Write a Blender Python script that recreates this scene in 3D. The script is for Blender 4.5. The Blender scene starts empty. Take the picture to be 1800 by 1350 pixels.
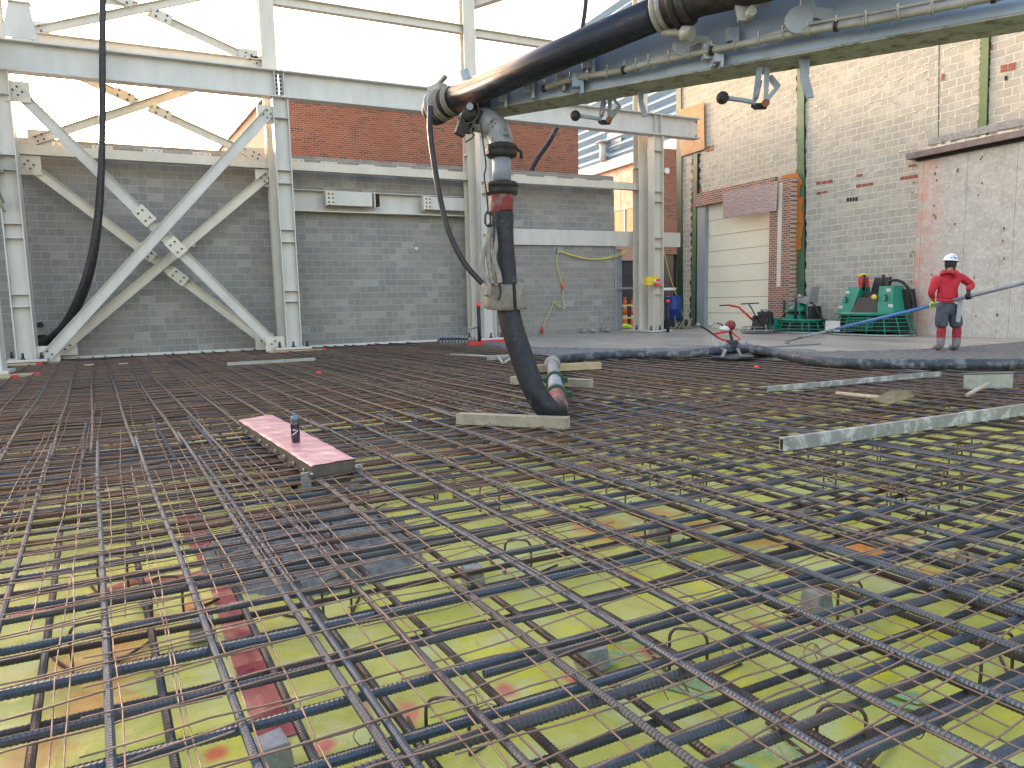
import bpy, math, random
from mathutils import Vector, Matrix, noise
R_ = math.radians
random.seed(11)
scene = bpy.context.scene
COL = scene.collection

# ------------------------------------------------------------------ camera
FPX = 1250.0                                  # focal length in photo pixels (photo 1800 wide)
_v1 = Vector((2600, 205, -FPX)); _v2 = Vector((-610, 130, -FPX))
_X = _v1.normalized(); _Y = (_v2 - _X * _v2.dot(_X)).normalized(); _Z = _X.cross(_Y)
ROT = Matrix((_X, _Y, _Z))                    # world = ROT @ camera
CAM = Vector((0, 0, 1.2))
cam = bpy.data.objects.new('camera', bpy.data.cameras.new('camera'))
COL.objects.link(cam)
cam.matrix_world = Matrix.Translation(CAM) @ ROT.to_4x4()
cam.data.sensor_width = 36.0; cam.data.lens = 36.0 * FPX / 1800.0
cam.data.clip_start = 0.05; cam.data.clip_end = 600
scene.camera = cam
def ray(px, py): return ROT @ Vector((px - 900, 675 - py, -FPX))
def onz(px, py, z=0.0):
    d = ray(px, py); return CAM + d * ((z - CAM.z) / d.z)
def ony(px, py, y):
    d = ray(px, py); return CAM + d * (y / d.y)
def onx(px, py, x):
    d = ray(px, py); return CAM + d * (x / d.x)
def at(px, py, depth): return CAM + ray(px, py) * (depth / FPX)

# ------------------------------------------------------------------ world, sun, exposure
SUN_EL, SUN_AZ = R_(12.5), R_(-12)              # azimuth from +Y towards +X
w = bpy.data.worlds.new('World'); scene.world = w; w.use_nodes = True
nt = w.node_tree; bg = nt.nodes['Background']
sky = nt.nodes.new('ShaderNodeTexSky'); sky.sky_type = 'NISHITA'; sky.sun_disc = False
sky.sun_elevation = SUN_EL; sky.sun_rotation = SUN_AZ
sky.air_density = 1.3; sky.dust_density = 3.0; sky.ozone_density = 1.0
mx = nt.nodes.new('ShaderNodeMix'); mx.data_type = 'RGBA'; mx.blend_type = 'MULTIPLY'; mx.inputs[0].default_value = 1; mx.inputs[7].default_value = (1.12, 0.965, 0.935, 1)
nt.links.new(sky.outputs[0], mx.inputs[6]); nt.links.new(mx.outputs[2], bg.inputs[0]); bg.inputs[1].default_value = 0.15
sl = bpy.data.lights.new('sun', 'SUN'); sl.energy = 0.8; sl.angle = R_(10); sl.color = (1.0, 0.90, 0.76)
so = bpy.data.objects.new('sun', sl); COL.objects.link(so)
sd = Vector((math.sin(SUN_AZ) * math.cos(SUN_EL), math.cos(SUN_AZ) * math.cos(SUN_EL), math.sin(SUN_EL)))
so.rotation_euler = sd.to_track_quat('Z', 'Y').to_euler(); so.location = (0, 0, 30)
scene.view_settings.view_transform = 'Standard'; scene.view_settings.look = 'None'
scene.view_settings.exposure = 2.6; scene.view_settings.gamma = 1.0
scene.view_settings.use_curve_mapping = False

# ------------------------------------------------------------------ mesh builder
class MB:
    def __init__(s): s.v = []; s.f = []; s.sm = []
    def add(s, vs, fs, smooth=False):
        b = len(s.v); s.v.extend([tuple(v) for v in vs])
        for f in fs: s.f.append(tuple(i + b for i in f)); s.sm.append(smooth)
        return s
    def box(s, a, b, M=None):
        x0, y0, z0 = a; x1, y1, z1 = b
        vs = [Vector(p) for p in ((x0,y0,z0),(x1,y0,z0),(x1,y1,z0),(x0,y1,z0),(x0,y0,z1),(x1,y0,z1),(x1,y1,z1),(x0,y1,z1))]
        if M is not None: vs = [M @ v for v in vs]
        return s.add(vs, [(0,3,2,1),(4,5,6,7),(0,1,5,4),(1,2,6,5),(2,3,7,6),(3,0,4,7)])
    def extr(s, p0, p1, poly, up=Vector((0, 0, 1))):
        p0, p1 = Vector(p0), Vector(p1); d = (p1 - p0).normalized()
        sx = d.cross(up).normalized(); sy = sx.cross(d).normalized(); n = len(poly)
        vs = [p0 + sx * a + sy * b for a, b in poly] + [p1 + sx * a + sy * b for a, b in poly]
        fs = [tuple(range(n)), tuple(range(2 * n - 1, n - 1, -1))]
        fs += [(i, i + n, (i + 1) % n + n, (i + 1) % n) for i in range(n)]
        return s.add(vs, fs)
    def bar(s, p0, p1, wdt, hgt, up=Vector((0, 0, 1))):
        a, b = wdt / 2, hgt / 2
        return s.extr(p0, p1, [(-a, -b), (-a, b), (a, b), (a, -b)], up)
    def tube(s, pts, r, n=10, cap=True, smooth=True, squash=None):
        pts = [Vector(p) for p in pts]; m = len(pts)
        rs = r if isinstance(r, (list, tuple)) else [r] * m
        vs = []; prev = None
        for i, p in enumerate(pts):
            if i == 0: t = pts[1] - p
            elif i == m - 1: t = p - pts[-2]
            else: t = (pts[i + 1] - p).normalized() + (p - pts[i - 1]).normalized()
            t = t.normalized() if t.length > 1e-9 else Vector((0, 0, 1))
            if prev is None:
                u = t.orthogonal().normalized() if squash is None else (Vector(squash) - t * t.dot(Vector(squash))).normalized()
            else: u = (prev - t * prev.dot(t)).normalized()
            prev = u; q = t.cross(u)
            for k in range(n):
                a = 2 * math.pi * k / n
                vs.append(p + (u * math.cos(a) + q * math.sin(a)) * rs[i])
        fs = []
        for i in range(m - 1):
            for k in range(n):
                k2 = (k + 1) % n
                fs.append((i*n + k, i*n + k2, (i+1)*n + k2, (i+1)*n + k))
        s.add(vs, fs, smooth)
        if cap: 
            b = len(s.v) - len(vs)
            s.f.append(tuple(b + k for k in range(n - 1, -1, -1))); s.sm.append(False)
            s.f.append(tuple(b + (m-1)*n + k for k in range(n))); s.sm.append(False)
        return s
    def cyl(s, p0, p1, r, n=16, r1=None): return s.tube([p0, p1], [r, r if r1 is None else r1], n)
    def lathe(s, prof, n=20, M=None, smooth=True):
        vs = []
        for r, z in prof:
            for k in range(n):
                a = 2 * math.pi * k / n; v = Vector((r * math.cos(a), r * math.sin(a), z))
                vs.append(M @ v if M is not None else v)
        fs = [(i*n + k, i*n + (k+1) % n, (i+1)*n + (k+1) % n, (i+1)*n + k) for i in range(len(prof)-1) for k in range(n)]
        s.add(vs, fs, smooth)
        b = len(s.v) - len(vs); m = len(prof)
        s.f.append(tuple(b + k for k in range(n-1, -1, -1))); s.sm.append(False)
        s.f.append(tuple(b + (m-1)*n + k for k in range(n))); s.sm.append(False)
        return s
    def ball(s, c, r, n=12, sc=(1, 1, 1), M=None):
        T = Matrix.Translation(c) @ Matrix.Diagonal((*sc, 1)) if M is None else M
        prof = [(max(1e-4, r * math.sin(math.pi * i / n)), -r * math.cos(math.pi * i / n)) for i in range(n + 1)]
        return s.lathe(prof, 2 * n, T)
    def plate(s, pts, off):
        """polygon in space given thickness by the offset vector"""
        pts = [Vector(p) for p in pts]; off = Vector(off); n = len(pts)
        nrm = Vector((0, 0, 0))
        for i in range(n): nrm += pts[i].cross(pts[(i + 1) % n])
        if nrm.dot(off) > 0: pts = pts[::-1]
        vs = pts + [p + off for p in pts]
        fs = [tuple(range(n)), tuple(range(2*n-1, n-1, -1))] + [(i, i+n, (i+1) % n + n, (i+1) % n) for i in range(n)]
        return s.add(vs, fs)
    def build(s, name, mat, parent=None, local=False):
        me = bpy.data.meshes.new(name)
        o = bpy.data.objects.new(name, me)
        if local: off = Vector((0, 0, 0))
        elif parent is not None: off = rootloc(parent)
        else:
            xs = [v[0] for v in s.v]; ys = [v[1] for v in s.v]; zs = [v[2] for v in s.v]
            off = Vector(((min(xs)+max(xs))/2, (min(ys)+max(ys))/2, min(zs))); o.location = off
        me.from_pydata([(v[0]-off.x, v[1]-off.y, v[2]-off.z) for v in s.v], [], s.f)
        me.polygons.foreach_set('use_smooth', s.sm)
        me.materials.append(mat); me.update()
        COL.objects.link(o)
        if parent is not None: o.parent = parent
        return o
def rootloc(o):
    t = Vector(o.location); p = o.parent
    while p is not None: t += Vector(p.location); p = p.parent
    return t
def tag(o, label, cat, group=None):
    o['label'] = label; o['category'] = cat
    if group: o['group'] = group
    return o
def thing(name, label, cat, loc=(0, 0, 0), group=None, rz=0):
    o = bpy.data.objects.new(name, None); COL.objects.link(o); o.empty_display_size = 0.2
    o.location = loc; o.rotation_euler = (0, 0, rz)
    return tag(o, label, cat, group)
def struct(o): o['kind'] = 'structure'; return o
def copy_tree(o, parent=None):
    c = o.copy(); COL.objects.link(c)
    if parent is not None: c.parent = parent
    for ch in [k for k in bpy.data.objects if k.parent == o]: copy_tree(ch, c)
    return c
def arc(c, a, b, r, t0, t1, n):
    c, a, b = Vector(c), Vector(a), Vector(b)
    return [c + a * r * math.cos(t0 + (t1 - t0) * i / n) + b * r * math.sin(t0 + (t1 - t0) * i / n) for i in range(n + 1)]
def smooth_path(pts, k=8):
    pts = [Vector(p) for p in pts]; P = [pts[0]] + pts + [pts[-1]]; out = []
    for i in range(1, len(P) - 2):
        p0, p1, p2, p3 = P[i-1], P[i], P[i+1], P[i+2]
        for j in range(k):
            t = j / k
            out.append(0.5 * ((2*p1) + (p2-p0)*t + (2*p0-5*p1+4*p2-p3)*t*t + (-p0+3*p1-3*p2+p3)*t**3))
    out.append(pts[-1]); return out

# ------------------------------------------------------------------ materials
def nodes(name):
    m = bpy.data.materials.new(name); m.use_nodes = True; t = m.node_tree
    return m, t, t.nodes['Principled BSDF']
def N(t, kind, **kw):
    n = t.nodes.new('ShaderNode' + kind)
    for k, v in kw.items():
        if isinstance(k, str) and hasattr(n, k): setattr(n, k, v)
    return n
def noise_fac(t, vec, scale, detail=6, lo=0.35, hi=0.65, rough=0.6):
    n = t.nodes.new('ShaderNodeTexNoise'); n.inputs['Scale'].default_value = scale
    n.inputs['Detail'].default_value = detail; n.inputs['Roughness'].default_value = rough
    t.links.new(vec, n.inputs['Vector'])
    r = t.nodes.new('ShaderNodeMapRange'); r.inputs['From Min'].default_value = lo; r.inputs['From Max'].default_value = hi
    t.links.new(n.outputs['Fac'], r.inputs['Value']); return r.outputs[0]
def mixc(t, fac, a, b, mode='MIX'):
    m = t.nodes.new('ShaderNodeMix'); m.data_type = 'RGBA'; m.blend_type = mode; m.clamp_factor = True
    for sock, v in ((m.inputs[0], fac), (m.inputs[6], a), (m.inputs[7], b)):
        if isinstance(v, bpy.types.NodeSocket): t.links.new(v, sock)
        elif isinstance(v, (int, float)): sock.default_value = v
        else: sock.default_value = (*v, 1)
    return m.outputs[2]
def math_(t, op, a, b=0.0):
    m = t.nodes.new('ShaderNodeMath'); m.operation = op
    for i, v in enumerate((a, b)):
        if isinstance(v, bpy.types.NodeSocket): t.links.new(v, m.inputs[i])
        else: m.inputs[i].default_value = v
    return m.outputs[0]
def bump(t, b, h, strength=0.3, dist=0.01):
    n = t.nodes.new('ShaderNodeBump'); n.inputs['Strength'].default_value = strength; n.inputs['Distance'].default_value = dist
    t.links.new(h, n.inputs['Height']); t.links.new(n.outputs[0], b.inputs['Normal'])
def objvec(t): return t.nodes.new('ShaderNodeTexCoord').outputs['Object']
def rough_mat(name, c1, c2, scale=8, rough=0.7, metal=0.0, bs=0.2, bd=0.005, c3=None, s3=2.0, lo3=0.55, hi3=0.7, bscale=None, stretch=None, spec=0.5):
    m, t, b = nodes(name); v = objvec(t)
    if stretch:
        mp = t.nodes.new('ShaderNodeMapping'); mp.inputs['Scale'].default_value = stretch
        t.links.new(v, mp.inputs['Vector']); v = mp.outputs[0]
    f = noise_fac(t, v, scale)
    c = mixc(t, f, c1, c2)
    if c3 is not None: c = mixc(t, noise_fac(t, v, s3, 8, lo3, hi3, 0.7), c, c3)
    t.links.new(c, b.inputs['Base Color'])
    rr = t.nodes.new('ShaderNodeMapRange'); rr.inputs['To Min'].default_value = rough - 0.1; rr.inputs['To Max'].default_value = min(1, rough + 0.12)
    t.links.new(noise_fac(t, v, scale * 2.3), rr.inputs['Value']); t.links.new(rr.outputs[0], b.inputs['Roughness'])
    b.inputs['Metallic'].default_value = metal; b.inputs['Specular IOR Level'].default_value = spec * .7
    if bs: bump(t, b, noise_fac(t, v, bscale or scale * 4, 8, 0, 1), bs, bd)
    return m
def wall_vec(t, axis):
    s = t.nodes.new('ShaderNodeSeparateXYZ'); t.links.new(t.nodes.new('ShaderNodeNewGeometry').outputs['Position'], s.inputs[0])
    c = t.nodes.new('ShaderNodeCombineXYZ')
    t.links.new(s.outputs['X' if axis == 'x' else 'Y'], c.inputs[0]); t.links.new(s.outputs['Z'], c.inputs[1])
    return c.outputs[0]
def brick_mat(name, axis, bw, bh, mortar, c1, c2, cm, c3=None, c3p=(0.62, 0.7), wob=0.0, msmooth=0.1, stain=None, bs=0.6, big=None, rough=0.85, hi=None):
    m, t, b = nodes(name); v = wall_vec(t, axis)
    if wob:
        n = t.nodes.new('ShaderNodeTexNoise'); n.inputs['Scale'].default_value = 7; n.inputs['Detail'].default_value = 4; t.links.new(v, n.inputs['Vector'])
        va = t.nodes.new('ShaderNodeVectorMath'); va.operation = 'MULTIPLY_ADD'
        t.links.new(n.outputs['Color'], va.inputs[0]); va.inputs[1].default_value = (wob, wob, 0); t.links.new(v, va.inputs[2]); v2 = va.outputs[0]
    else: v2 = v
    k = t.nodes.new('ShaderNodeTexBrick'); k.inputs['Scale'].default_value = 1; k.inputs['Brick Width'].default_value = bw
    k.inputs['Row Height'].default_value = bh; k.inputs['Mortar Size'].default_value = mortar; k.inputs['Mortar Smooth'].default_value = msmooth
    k.inputs['Color1'].default_value = (*c1, 1); k.inputs['Color2'].default_value = (*c2, 1); k.inputs['Mortar'].default_value = (*cm, 1)
    t.links.new(v2, k.inputs['Vector']); c = k.outputs['Color']
    # per-unit tone, from the unit's own row and column
    s = t.nodes.new('ShaderNodeSeparateXYZ'); t.links.new(v2, s.inputs[0])
    row = math_(t, 'FLOOR', math_(t, 'DIVIDE', s.outputs[1], bh))
    odd = math_(t, 'MULTIPLY', math_(t, 'MODULO', math_(t, 'ADD', row, 1000), 2), 0.5)
    colu = math_(t, 'FLOOR', math_(t, 'ADD', math_(t, 'DIVIDE', s.outputs[0], bw), odd))
    cb = t.nodes.new('ShaderNodeCombineXYZ'); t.links.new(colu, cb.inputs[0]); t.links.new(row, cb.inputs[1])
    wn = t.nodes.new('ShaderNodeTexWhiteNoise'); wn.noise_dimensions = '2D'; t.links.new(cb.outputs[0], wn.inputs['Vector'])
    notm = math_(t, 'SUBTRACT', 1.0, k.outputs['Fac'])
    if c3 is not None:
        g = math_(t, 'MULTIPLY', math_(t, 'GREATER_THAN', wn.outputs['Value'], c3p[0]), notm)
        c = mixc(t, math_(t, 'MULTIPLY', g, c3p[1]), c, c3)
    if hi is not None:
        g = math_(t, 'MULTIPLY', math_(t, 'LESS_THAN', wn.outputs['Value'], 0.12), notm)
        c = mixc(t, math_(t, 'MULTIPLY', g, 0.6), c, hi)
    c = mixc(t, noise_fac(t, v, 40, 6, 0.3, 0.7), c, mixc(t, 1.0, c, (0.72, 0.72, 0.72), 'MULTIPLY'))
    if stain is not None: c = mixc(t, math_(t, 'MULTIPLY', noise_fac(t, v, 0.7, 9, 0.45, 0.7, 0.65), 0.6), c, stain)
    if big is not None:
        z = t.nodes.new('ShaderNodeSeparateXYZ'); t.links.new(v, z.inputs[0])
        c = mixc(t, math_(t, 'MULTIPLY', noise_fac(t, v, 2.2, 8, 0.5, 0.62, 0.7), 0.5), c, big)
    t.links.new(c, b.inputs['Base Color']); b.inputs['Roughness'].default_value = rough
    h = math_(t, 'ADD', math_(t, 'MULTIPLY', k.outputs['Fac'], -0.8), noise_fac(t, v, 30, 8, 0, 1))
    bump(t, b, h, bs, 0.012)
    return m

M = {}
M['cmu_dark'] = brick_mat('grey_block', 'x', 0.4, 0.2, 0.008, (0.25, 0.247, 0.242), (0.30, 0.297, 0.29), (0.46, 0.455, 0.45), c3=(0.22, 0.22, 0.222), c3p=(0.6, 0.6), stain=(0.29, 0.27, 0.24), hi=(0.39, 0.38, 0.365), msmooth=0.6, bs=0.4)
M['cmu_tan'] = brick_mat('tan_block', 'y', 0.4, 0.2, 0.016, (0.39, 0.375, 0.33), (0.46, 0.44, 0.385), (0.70, 0.655, 0.55), c3=(0.38, 0.372, 0.345), c3p=(0.7, 0.6), wob=0.035, msmooth=0.4, big=(0.54, 0.50, 0.41), bs=0.9, hi=(0.52, 0.51, 0.48))
M['brick_red'] = brick_mat('red_brick', 'x', 0.215, 0.075, 0.011, (0.235, 0.065, 0.038), (0.31, 0.10, 0.06), (0.34, 0.235, 0.165), c3=(0.06, 0.04, 0.045), c3p=(0.86, 0.85), stain=(0.24, 0.085, 0.052), bs=0.4)
M['brick_red_side'] = brick_mat('red_brick_side', 'y', 0.215, 0.075, 0.011, (0.33, 0.09, 0.06), (0.38, 0.12, 0.08), (0.44, 0.31, 0.24), c3=(0.08, 0.04, 0.045), c3p=(0.86, 0.85), bs=0.4)
M['brick_pier'] = brick_mat('pier_brick', 'y', 0.215, 0.075, 0.013, (0.30, 0.10, 0.07), (0.38, 0.14, 0.09), (0.50, 0.42, 0.34), c3=(0.10, 0.06, 0.07), c3p=(0.7, 0.8), bs=0.6)
M['clay'] = rough_mat('clay_tile', (0.32, 0.09, 0.05), (0.2, 0.05, 0.035), 20)
M['steel'] = rough_mat('cream_steel_paint', (0.62, 0.585, 0.51), (0.55, 0.52, 0.46), 3, 0.5, 0, 0.05, 0.002, c3=(0.50, 0.40, 0.26), s3=2.3, lo3=0.62, hi3=0.78, stretch=(1, 1, 0.35))
M['steel_grey'] = rough_mat('grey_white_steel_paint', (0.57, 0.56, 0.535), (0.50, 0.495, 0.475), 3, 0.45, 0, 0.05, 0.002, c3=(0.46, 0.40, 0.32), s3=3.1, lo3=0.66, hi3=0.8, stretch=(1, 1, 0.35))
M['bolt'] = rough_mat('bolt_steel', (0.05, 0.05, 0.055), (0.09, 0.085, 0.08), 30, 0.5, 0.6)
M['rustplate'] = rough_mat('rusty_steel', (0.16, 0.06, 0.035), (0.25, 0.11, 0.06), 25, 0.85)
def rebar_mat(name, blue, blue2, rust, lo, hi, metal=0.25, rough=0.5):
    m, t, b = nodes(name); v = t.nodes.new('ShaderNodeNewGeometry').outputs['Position']
    oi = t.nodes.new('ShaderNodeObjectInfo')
    f = noise_fac(t, v, 2.2, 10, lo, hi, 0.75)
    sh = math_(t, 'ADD', f, math_(t, 'MULTIPLY', math_(t, 'SUBTRACT', oi.outputs['Random'], 0.5), 0.9))
    fine = noise_fac(t, v, 160, 3, 0.35, 0.65)
    c = mixc(t, fine, blue, blue2); c = mixc(t, math_(t, 'MAXIMUM', math_(t, 'MINIMUM', sh, 1.0), 0.0), c, rust)
    c = mixc(t, math_(t, 'MULTIPLY', noise_fac(t, v, 9, 8, 0.62, 0.72, 0.8), 0.55), c, (0.42, 0.40, 0.38))
    t.links.new(c, b.inputs['Base Color']); b.inputs['Metallic'].default_value = metal; b.inputs['Roughness'].default_value = rough
    bump(t, b, noise_fac(t, v, 220, 4, 0, 1), 0.25, 0.002); return m
M['rebar'] = rebar_mat('dark_blue_rebar', (0.038, 0.050, 0.066), (0.07, 0.09, 0.118), (0.075, 0.048, 0.038), 0.5, 0.8)
M['rebar_dark'] = rebar_mat('black_rebar', (0.027, 0.03, 0.036), (0.052, 0.058, 0.07), (0.09, 0.045, 0.033), 0.42, 0.7)
M['rebar_rust'] = rebar_mat('rusty_rebar', (0.052, 0.045, 0.043), (0.082, 0.064, 0.055), (0.15, 0.068, 0.042), 0.3, 0.65, 0.15, 0.65)
M['wire'] = rough_mat('brown_mesh_wire', (0.14, 0.095, 0.075), (0.24, 0.175, 0.14), 6, 0.5, 0.35, 0)
M['tie'] = rough_mat('tie_wire', (0.04, 0.035, 0.03), (0.08, 0.07, 0.06), 10, 0.5, 0.3, 0)
M['chair'] = rough_mat('bent_bar', (0.075, 0.055, 0.05), (0.15, 0.10, 0.08), 14, 0.55, 0.3, 0.3, 0.003)
M['concrete_old'] = rough_mat('rough_concrete', (0.24, 0.24, 0.24), (0.38, 0.38, 0.375), 14, 0.9, 0, 0.9, 0.03, c3=(0.13, 0.13, 0.13), s3=5)
M['dobie'] = rough_mat('concrete_block', (0.26, 0.27, 0.28), (0.36, 0.36, 0.36), 40, 0.9, 0, 0.5, 0.004)
M['slab'] = rough_mat('wet_slab', (0.33, 0.305, 0.265), (0.40, 0.37, 0.325), 0.7, 0.38, 0, 0.12, 0.01, c3=(0.27, 0.25, 0.225), s3=0.5, lo3=0.45, hi3=0.65, bscale=3, stretch=(1, 0.35, 1))
M['fresh'] = rough_mat('fresh_concrete', (0.11, 0.114, 0.118), (0.18, 0.182, 0.18), 9, 0.6, 0, 1.0, 0.05, c3=(0.085, 0.088, 0.092), s3=4, bscale=12)
M['conc_wall'] = None
M['wood'] = rough_mat('pale_lumber', (0.36, 0.285, 0.175), (0.45, 0.37, 0.24), 5, 0.75, 0, 0.2, 0.004, c3=(0.26, 0.20, 0.12), s3=6, stretch=(0.5, 4, 4))
M['wood_grey'] = rough_mat('weathered_lumber', (0.25, 0.225, 0.175), (0.34, 0.305, 0.235), 9, 0.8, 0, 0.3, 0.004, c3=(0.16, 0.145, 0.115), s3=14)
M['redpaint'] = rough_mat('red_spray', (0.50, 0.025, 0.03), (0.6, 0.05, 0.05), 14, 0.6, 0, 0)
M['rubber'] = rough_mat('black_rubber_hose', (0.006, 0.008, 0.014), (0.014, 0.017, 0.026), 10, 0.5, 0, 0.25, 0.003, c3=(0.13, 0.14, 0.155), s3=6, lo3=0.58, hi3=0.72)
M['rubber_ground'] = rough_mat('cement_smeared_hose', (0.022, 0.03, 0.045), (0.05, 0.062, 0.082), 6, 0.5, 0, 0.25, 0.005, c3=(0.19, 0.205, 0.22), s3=5, lo3=0.5, hi3=0.66)
M['pipe_black'] = rough_mat('glossy_black_pipe', (0.010, 0.012, 0.022), (0.02, 0.024, 0.038), 3, 0.28, 0.1, 0.05, 0.002, c3=(0.15, 0.075, 0.055), s3=2.6, lo3=0.60, hi3=0.68, stretch=(0.35, 0.35, 1.6))
M['cable'] = rough_mat('black_cable', (0.012, 0.013, 0.016), (0.03, 0.03, 0.035), 10, 0.4, 0, 0)
M['cuff'] = rough_mat('red_band', (0.22, 0.02, 0.02), (0.13, 0.03, 0.03), 12, 0.6, 0, 0.2, 0.004, c3=(0.14, 0.13, 0.125), s3=9, lo3=0.48, hi3=0.58)
M['castiron'] = rough_mat('black_coupling', (0.018, 0.018, 0.02), (0.05, 0.045, 0.045), 14, 0.6, 0.2, 0.3, 0.004)
M['greypipe'] = rough_mat('grey_painted_pipe', (0.20, 0.22, 0.245), (0.28, 0.30, 0.325), 6, 0.45, 0.1, 0.1, 0.003, c3=(0.05, 0.05, 0.055), s3=9, lo3=0.55, hi3=0.6)
M['greypipe_clean'] = rough_mat('grey_pipe', (0.19, 0.22, 0.27), (0.25, 0.28, 0.33), 6, 0.4, 0.1, 0.05, 0.003, c3=(0.2, 0.2, 0.2), s3=16, lo3=0.64, hi3=0.7)
M['boom'] = rough_mat('blue_grey_boom_paint', (0.20, 0.27, 0.36), (0.255, 0.325, 0.42), 1.5, 0.35, 0.1, 0.04, 0.003, c3=(0.15, 0.18, 0.23), s3=1.2)
M['boom_bounce_dirty'] = rough_mat('bounce_lit_dirty_boom_underside', (0.27, 0.275, 0.27), (0.36, 0.365, 0.35), 6, 0.6, 0, 0.2, 0.003, c3=(0.13, 0.12, 0.095), s3=7, lo3=0.5, hi3=0.62)  # olive light reflected from below is mixed into this colour, with dirt patches
M['hook'] = rough_mat('light_grey_bracket', (0.24, 0.28, 0.33), (0.32, 0.36, 0.41), 8, 0.4, 0.2, 0.05, 0.002, c3=(0.12, 0.09, 0.07), s3=14, lo3=0.66, hi3=0.72)
M['conduit'] = rough_mat('dusty_conduit', (0.22, 0.22, 0.20), (0.31, 0.31, 0.285), 8, 0.5, 0.1, 0.1, 0.002)
M['pad'] = rough_mat('muddy_foam_pad', (0.17, 0.155, 0.135), (0.26, 0.24, 0.215), 9, 0.9, 0, 0.6, 0.012, c3=(0.15, 0.14, 0.125), s3=6)
M['strap'] = rough_mat('dirty_web_strap', (0.18, 0.17, 0.15), (0.27, 0.255, 0.225), 14, 0.9)
M['alu'] = rough_mat('aluminium', (0.26, 0.285, 0.295), (0.34, 0.365, 0.38), 6, 0.4, 0.5, 0.15, 0.002, c3=(0.19, 0.205, 0.21), s3=6)
M['alu_wet'] = rough_mat('cement_streaked_aluminium', (0.19, 0.205, 0.205), (0.25, 0.265, 0.265), 6, 0.45, 0.2, 0.3, 0.003, c3=(0.42, 0.45, 0.46), s3=7, lo3=0.5, hi3=0.6)
M['handle'] = rough_mat('pale_wood_handle', (0.33, 0.29, 0.24), (0.42, 0.38, 0.32), 20, 0.6)
M['trowelblade'] = rough_mat('brown_plywood_blade', (0.12, 0.10, 0.06), (0.2, 0.17, 0.1), 14, 0.8)
M['duct'] = rough_mat('brown_grey_enamel', (0.075, 0.066, 0.058), (0.10, 0.088, 0.078), 10, 0.5, 0.2, 0.1, 0.002)
M['duct_dark'] = rough_mat('black_enamel', (0.02, 0.02, 0.022), (0.04, 0.04, 0.042), 10, 0.6)
M['zinc'] = rough_mat('galvanised', (0.26, 0.275, 0.29), (0.36, 0.375, 0.39), 18, 0.4, 0.6, 0)
M['white'] = rough_mat('white_plastic', (0.55, 0.55, 0.55), (0.6, 0.6, 0.6), 10, 0.5, 0, 0)
M['greenpaint'] = rough_mat('machine_green', (0.012, 0.19, 0.125), (0.018, 0.235, 0.16), 4, 0.4, 0, 0.03, 0.002, c3=(0.07, 0.20, 0.15), s3=10, lo3=0.58, hi3=0.7)
M['greencol'] = rough_mat('green_column_paint', (0.05, 0.11, 0.06), (0.075, 0.15, 0.085), 4, 0.5, 0, 0.05, 0.002, c3=(0.12, 0.16, 0.085), s3=3, lo3=0.5, hi3=0.7)
M['greencol2'] = rough_mat('olive_green_column_paint', (0.105, 0.155, 0.06), (0.13, 0.185, 0.08), 4, 0.5, 0, 0.05, 0.002)
M['greendark'] = rough_mat('dark_green_paint', (0.008, 0.045, 0.026), (0.012, 0.06, 0.034), 4, 0.5)
M['blackp'] = rough_mat('black_plastic', (0.012, 0.012, 0.014), (0.03, 0.03, 0.03), 10, 0.5, 0, 0.05, 0.002)
M['greyseat'] = rough_mat('grey_vinyl', (0.22, 0.22, 0.23), (0.3, 0.3, 0.31), 10, 0.6)
M['yellow'] = rough_mat('yellow_plastic', (0.70, 0.50, 0.04), (0.75, 0.55, 0.06), 10, 0.5)
M['orange_board'] = rough_mat('orange_board', (0.40, 0.125, 0.02), (0.48, 0.17, 0.035), 3, 0.7, 0, 0.1, 0.003, c3=(0.28, 0.09, 0.02), s3=3)
M['tan_board'] = rough_mat('tan_plywood', (0.33, 0.165, 0.07), (0.42, 0.23, 0.11), 2.5, 0.7, 0, 0.1, 0.003, c3=(0.40, 0.26, 0.17), s3=1.6, lo3=0.45, hi3=0.7)
M['door'] = rough_mat('cream_door_paint', (0.80, 0.755, 0.60), (0.83, 0.79, 0.65), 1.6, 0.55, 0, 0.03, 0.002, c3=(0.78, 0.72, 0.56), s3=1.2)
M['jamb'] = rough_mat('grey_jamb', (0.24, 0.28, 0.31), (0.28, 0.32, 0.35), 3, 0.5)
M['ironbeam'] = rough_mat('brown_steel_lintel', (0.15, 0.12, 0.115), (0.21, 0.175, 0.17), 4, 0.6, 0.2, 0.1, 0.003)
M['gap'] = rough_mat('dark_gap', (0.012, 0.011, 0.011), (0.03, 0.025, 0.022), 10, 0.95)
M['mortar_lump'] = rough_mat('mortar', (0.68, 0.64, 0.55), (0.56, 0.52, 0.45), 20, 0.95, 0, 0.8, 0.01)
M['pink_panel'] = rough_mat('pink_wall_panel', (0.36, 0.22, 0.17), (0.40, 0.25, 0.20), 1, 0.6, 0, 0)
M['whitetrim'] = rough_mat('white_trim', (0.55, 0.53, 0.54), (0.6, 0.58, 0.6), 1, 0.6, 0, 0)
M['glass'] = rough_mat('dark_glass', (0.02, 0.025, 0.035), (0.04, 0.045, 0.06), 1, 0.15, 0, 0)
M['darkroom'] = rough_mat('dark_cladding_and_shade', (0.02, 0.022, 0.028), (0.035, 0.037, 0.045), 2, 0.7, 0, 0)
M['orange'] = rough_mat('safety_orange', (0.75, 0.13, 0.02), (0.8, 0.17, 0.03), 10, 0.5, 0, 0)
M['neonred'] = rough_mat('neon_red_cap', (0.85, 0.05, 0.03), (0.85, 0.07, 0.05), 10, 0.5, 0, 0)
M['neon'] = rough_mat('high_visibility_yellow', (0.55, 0.80, 0.03), (0.6, 0.85, 0.06), 10, 0.5, 0, 0)
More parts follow.
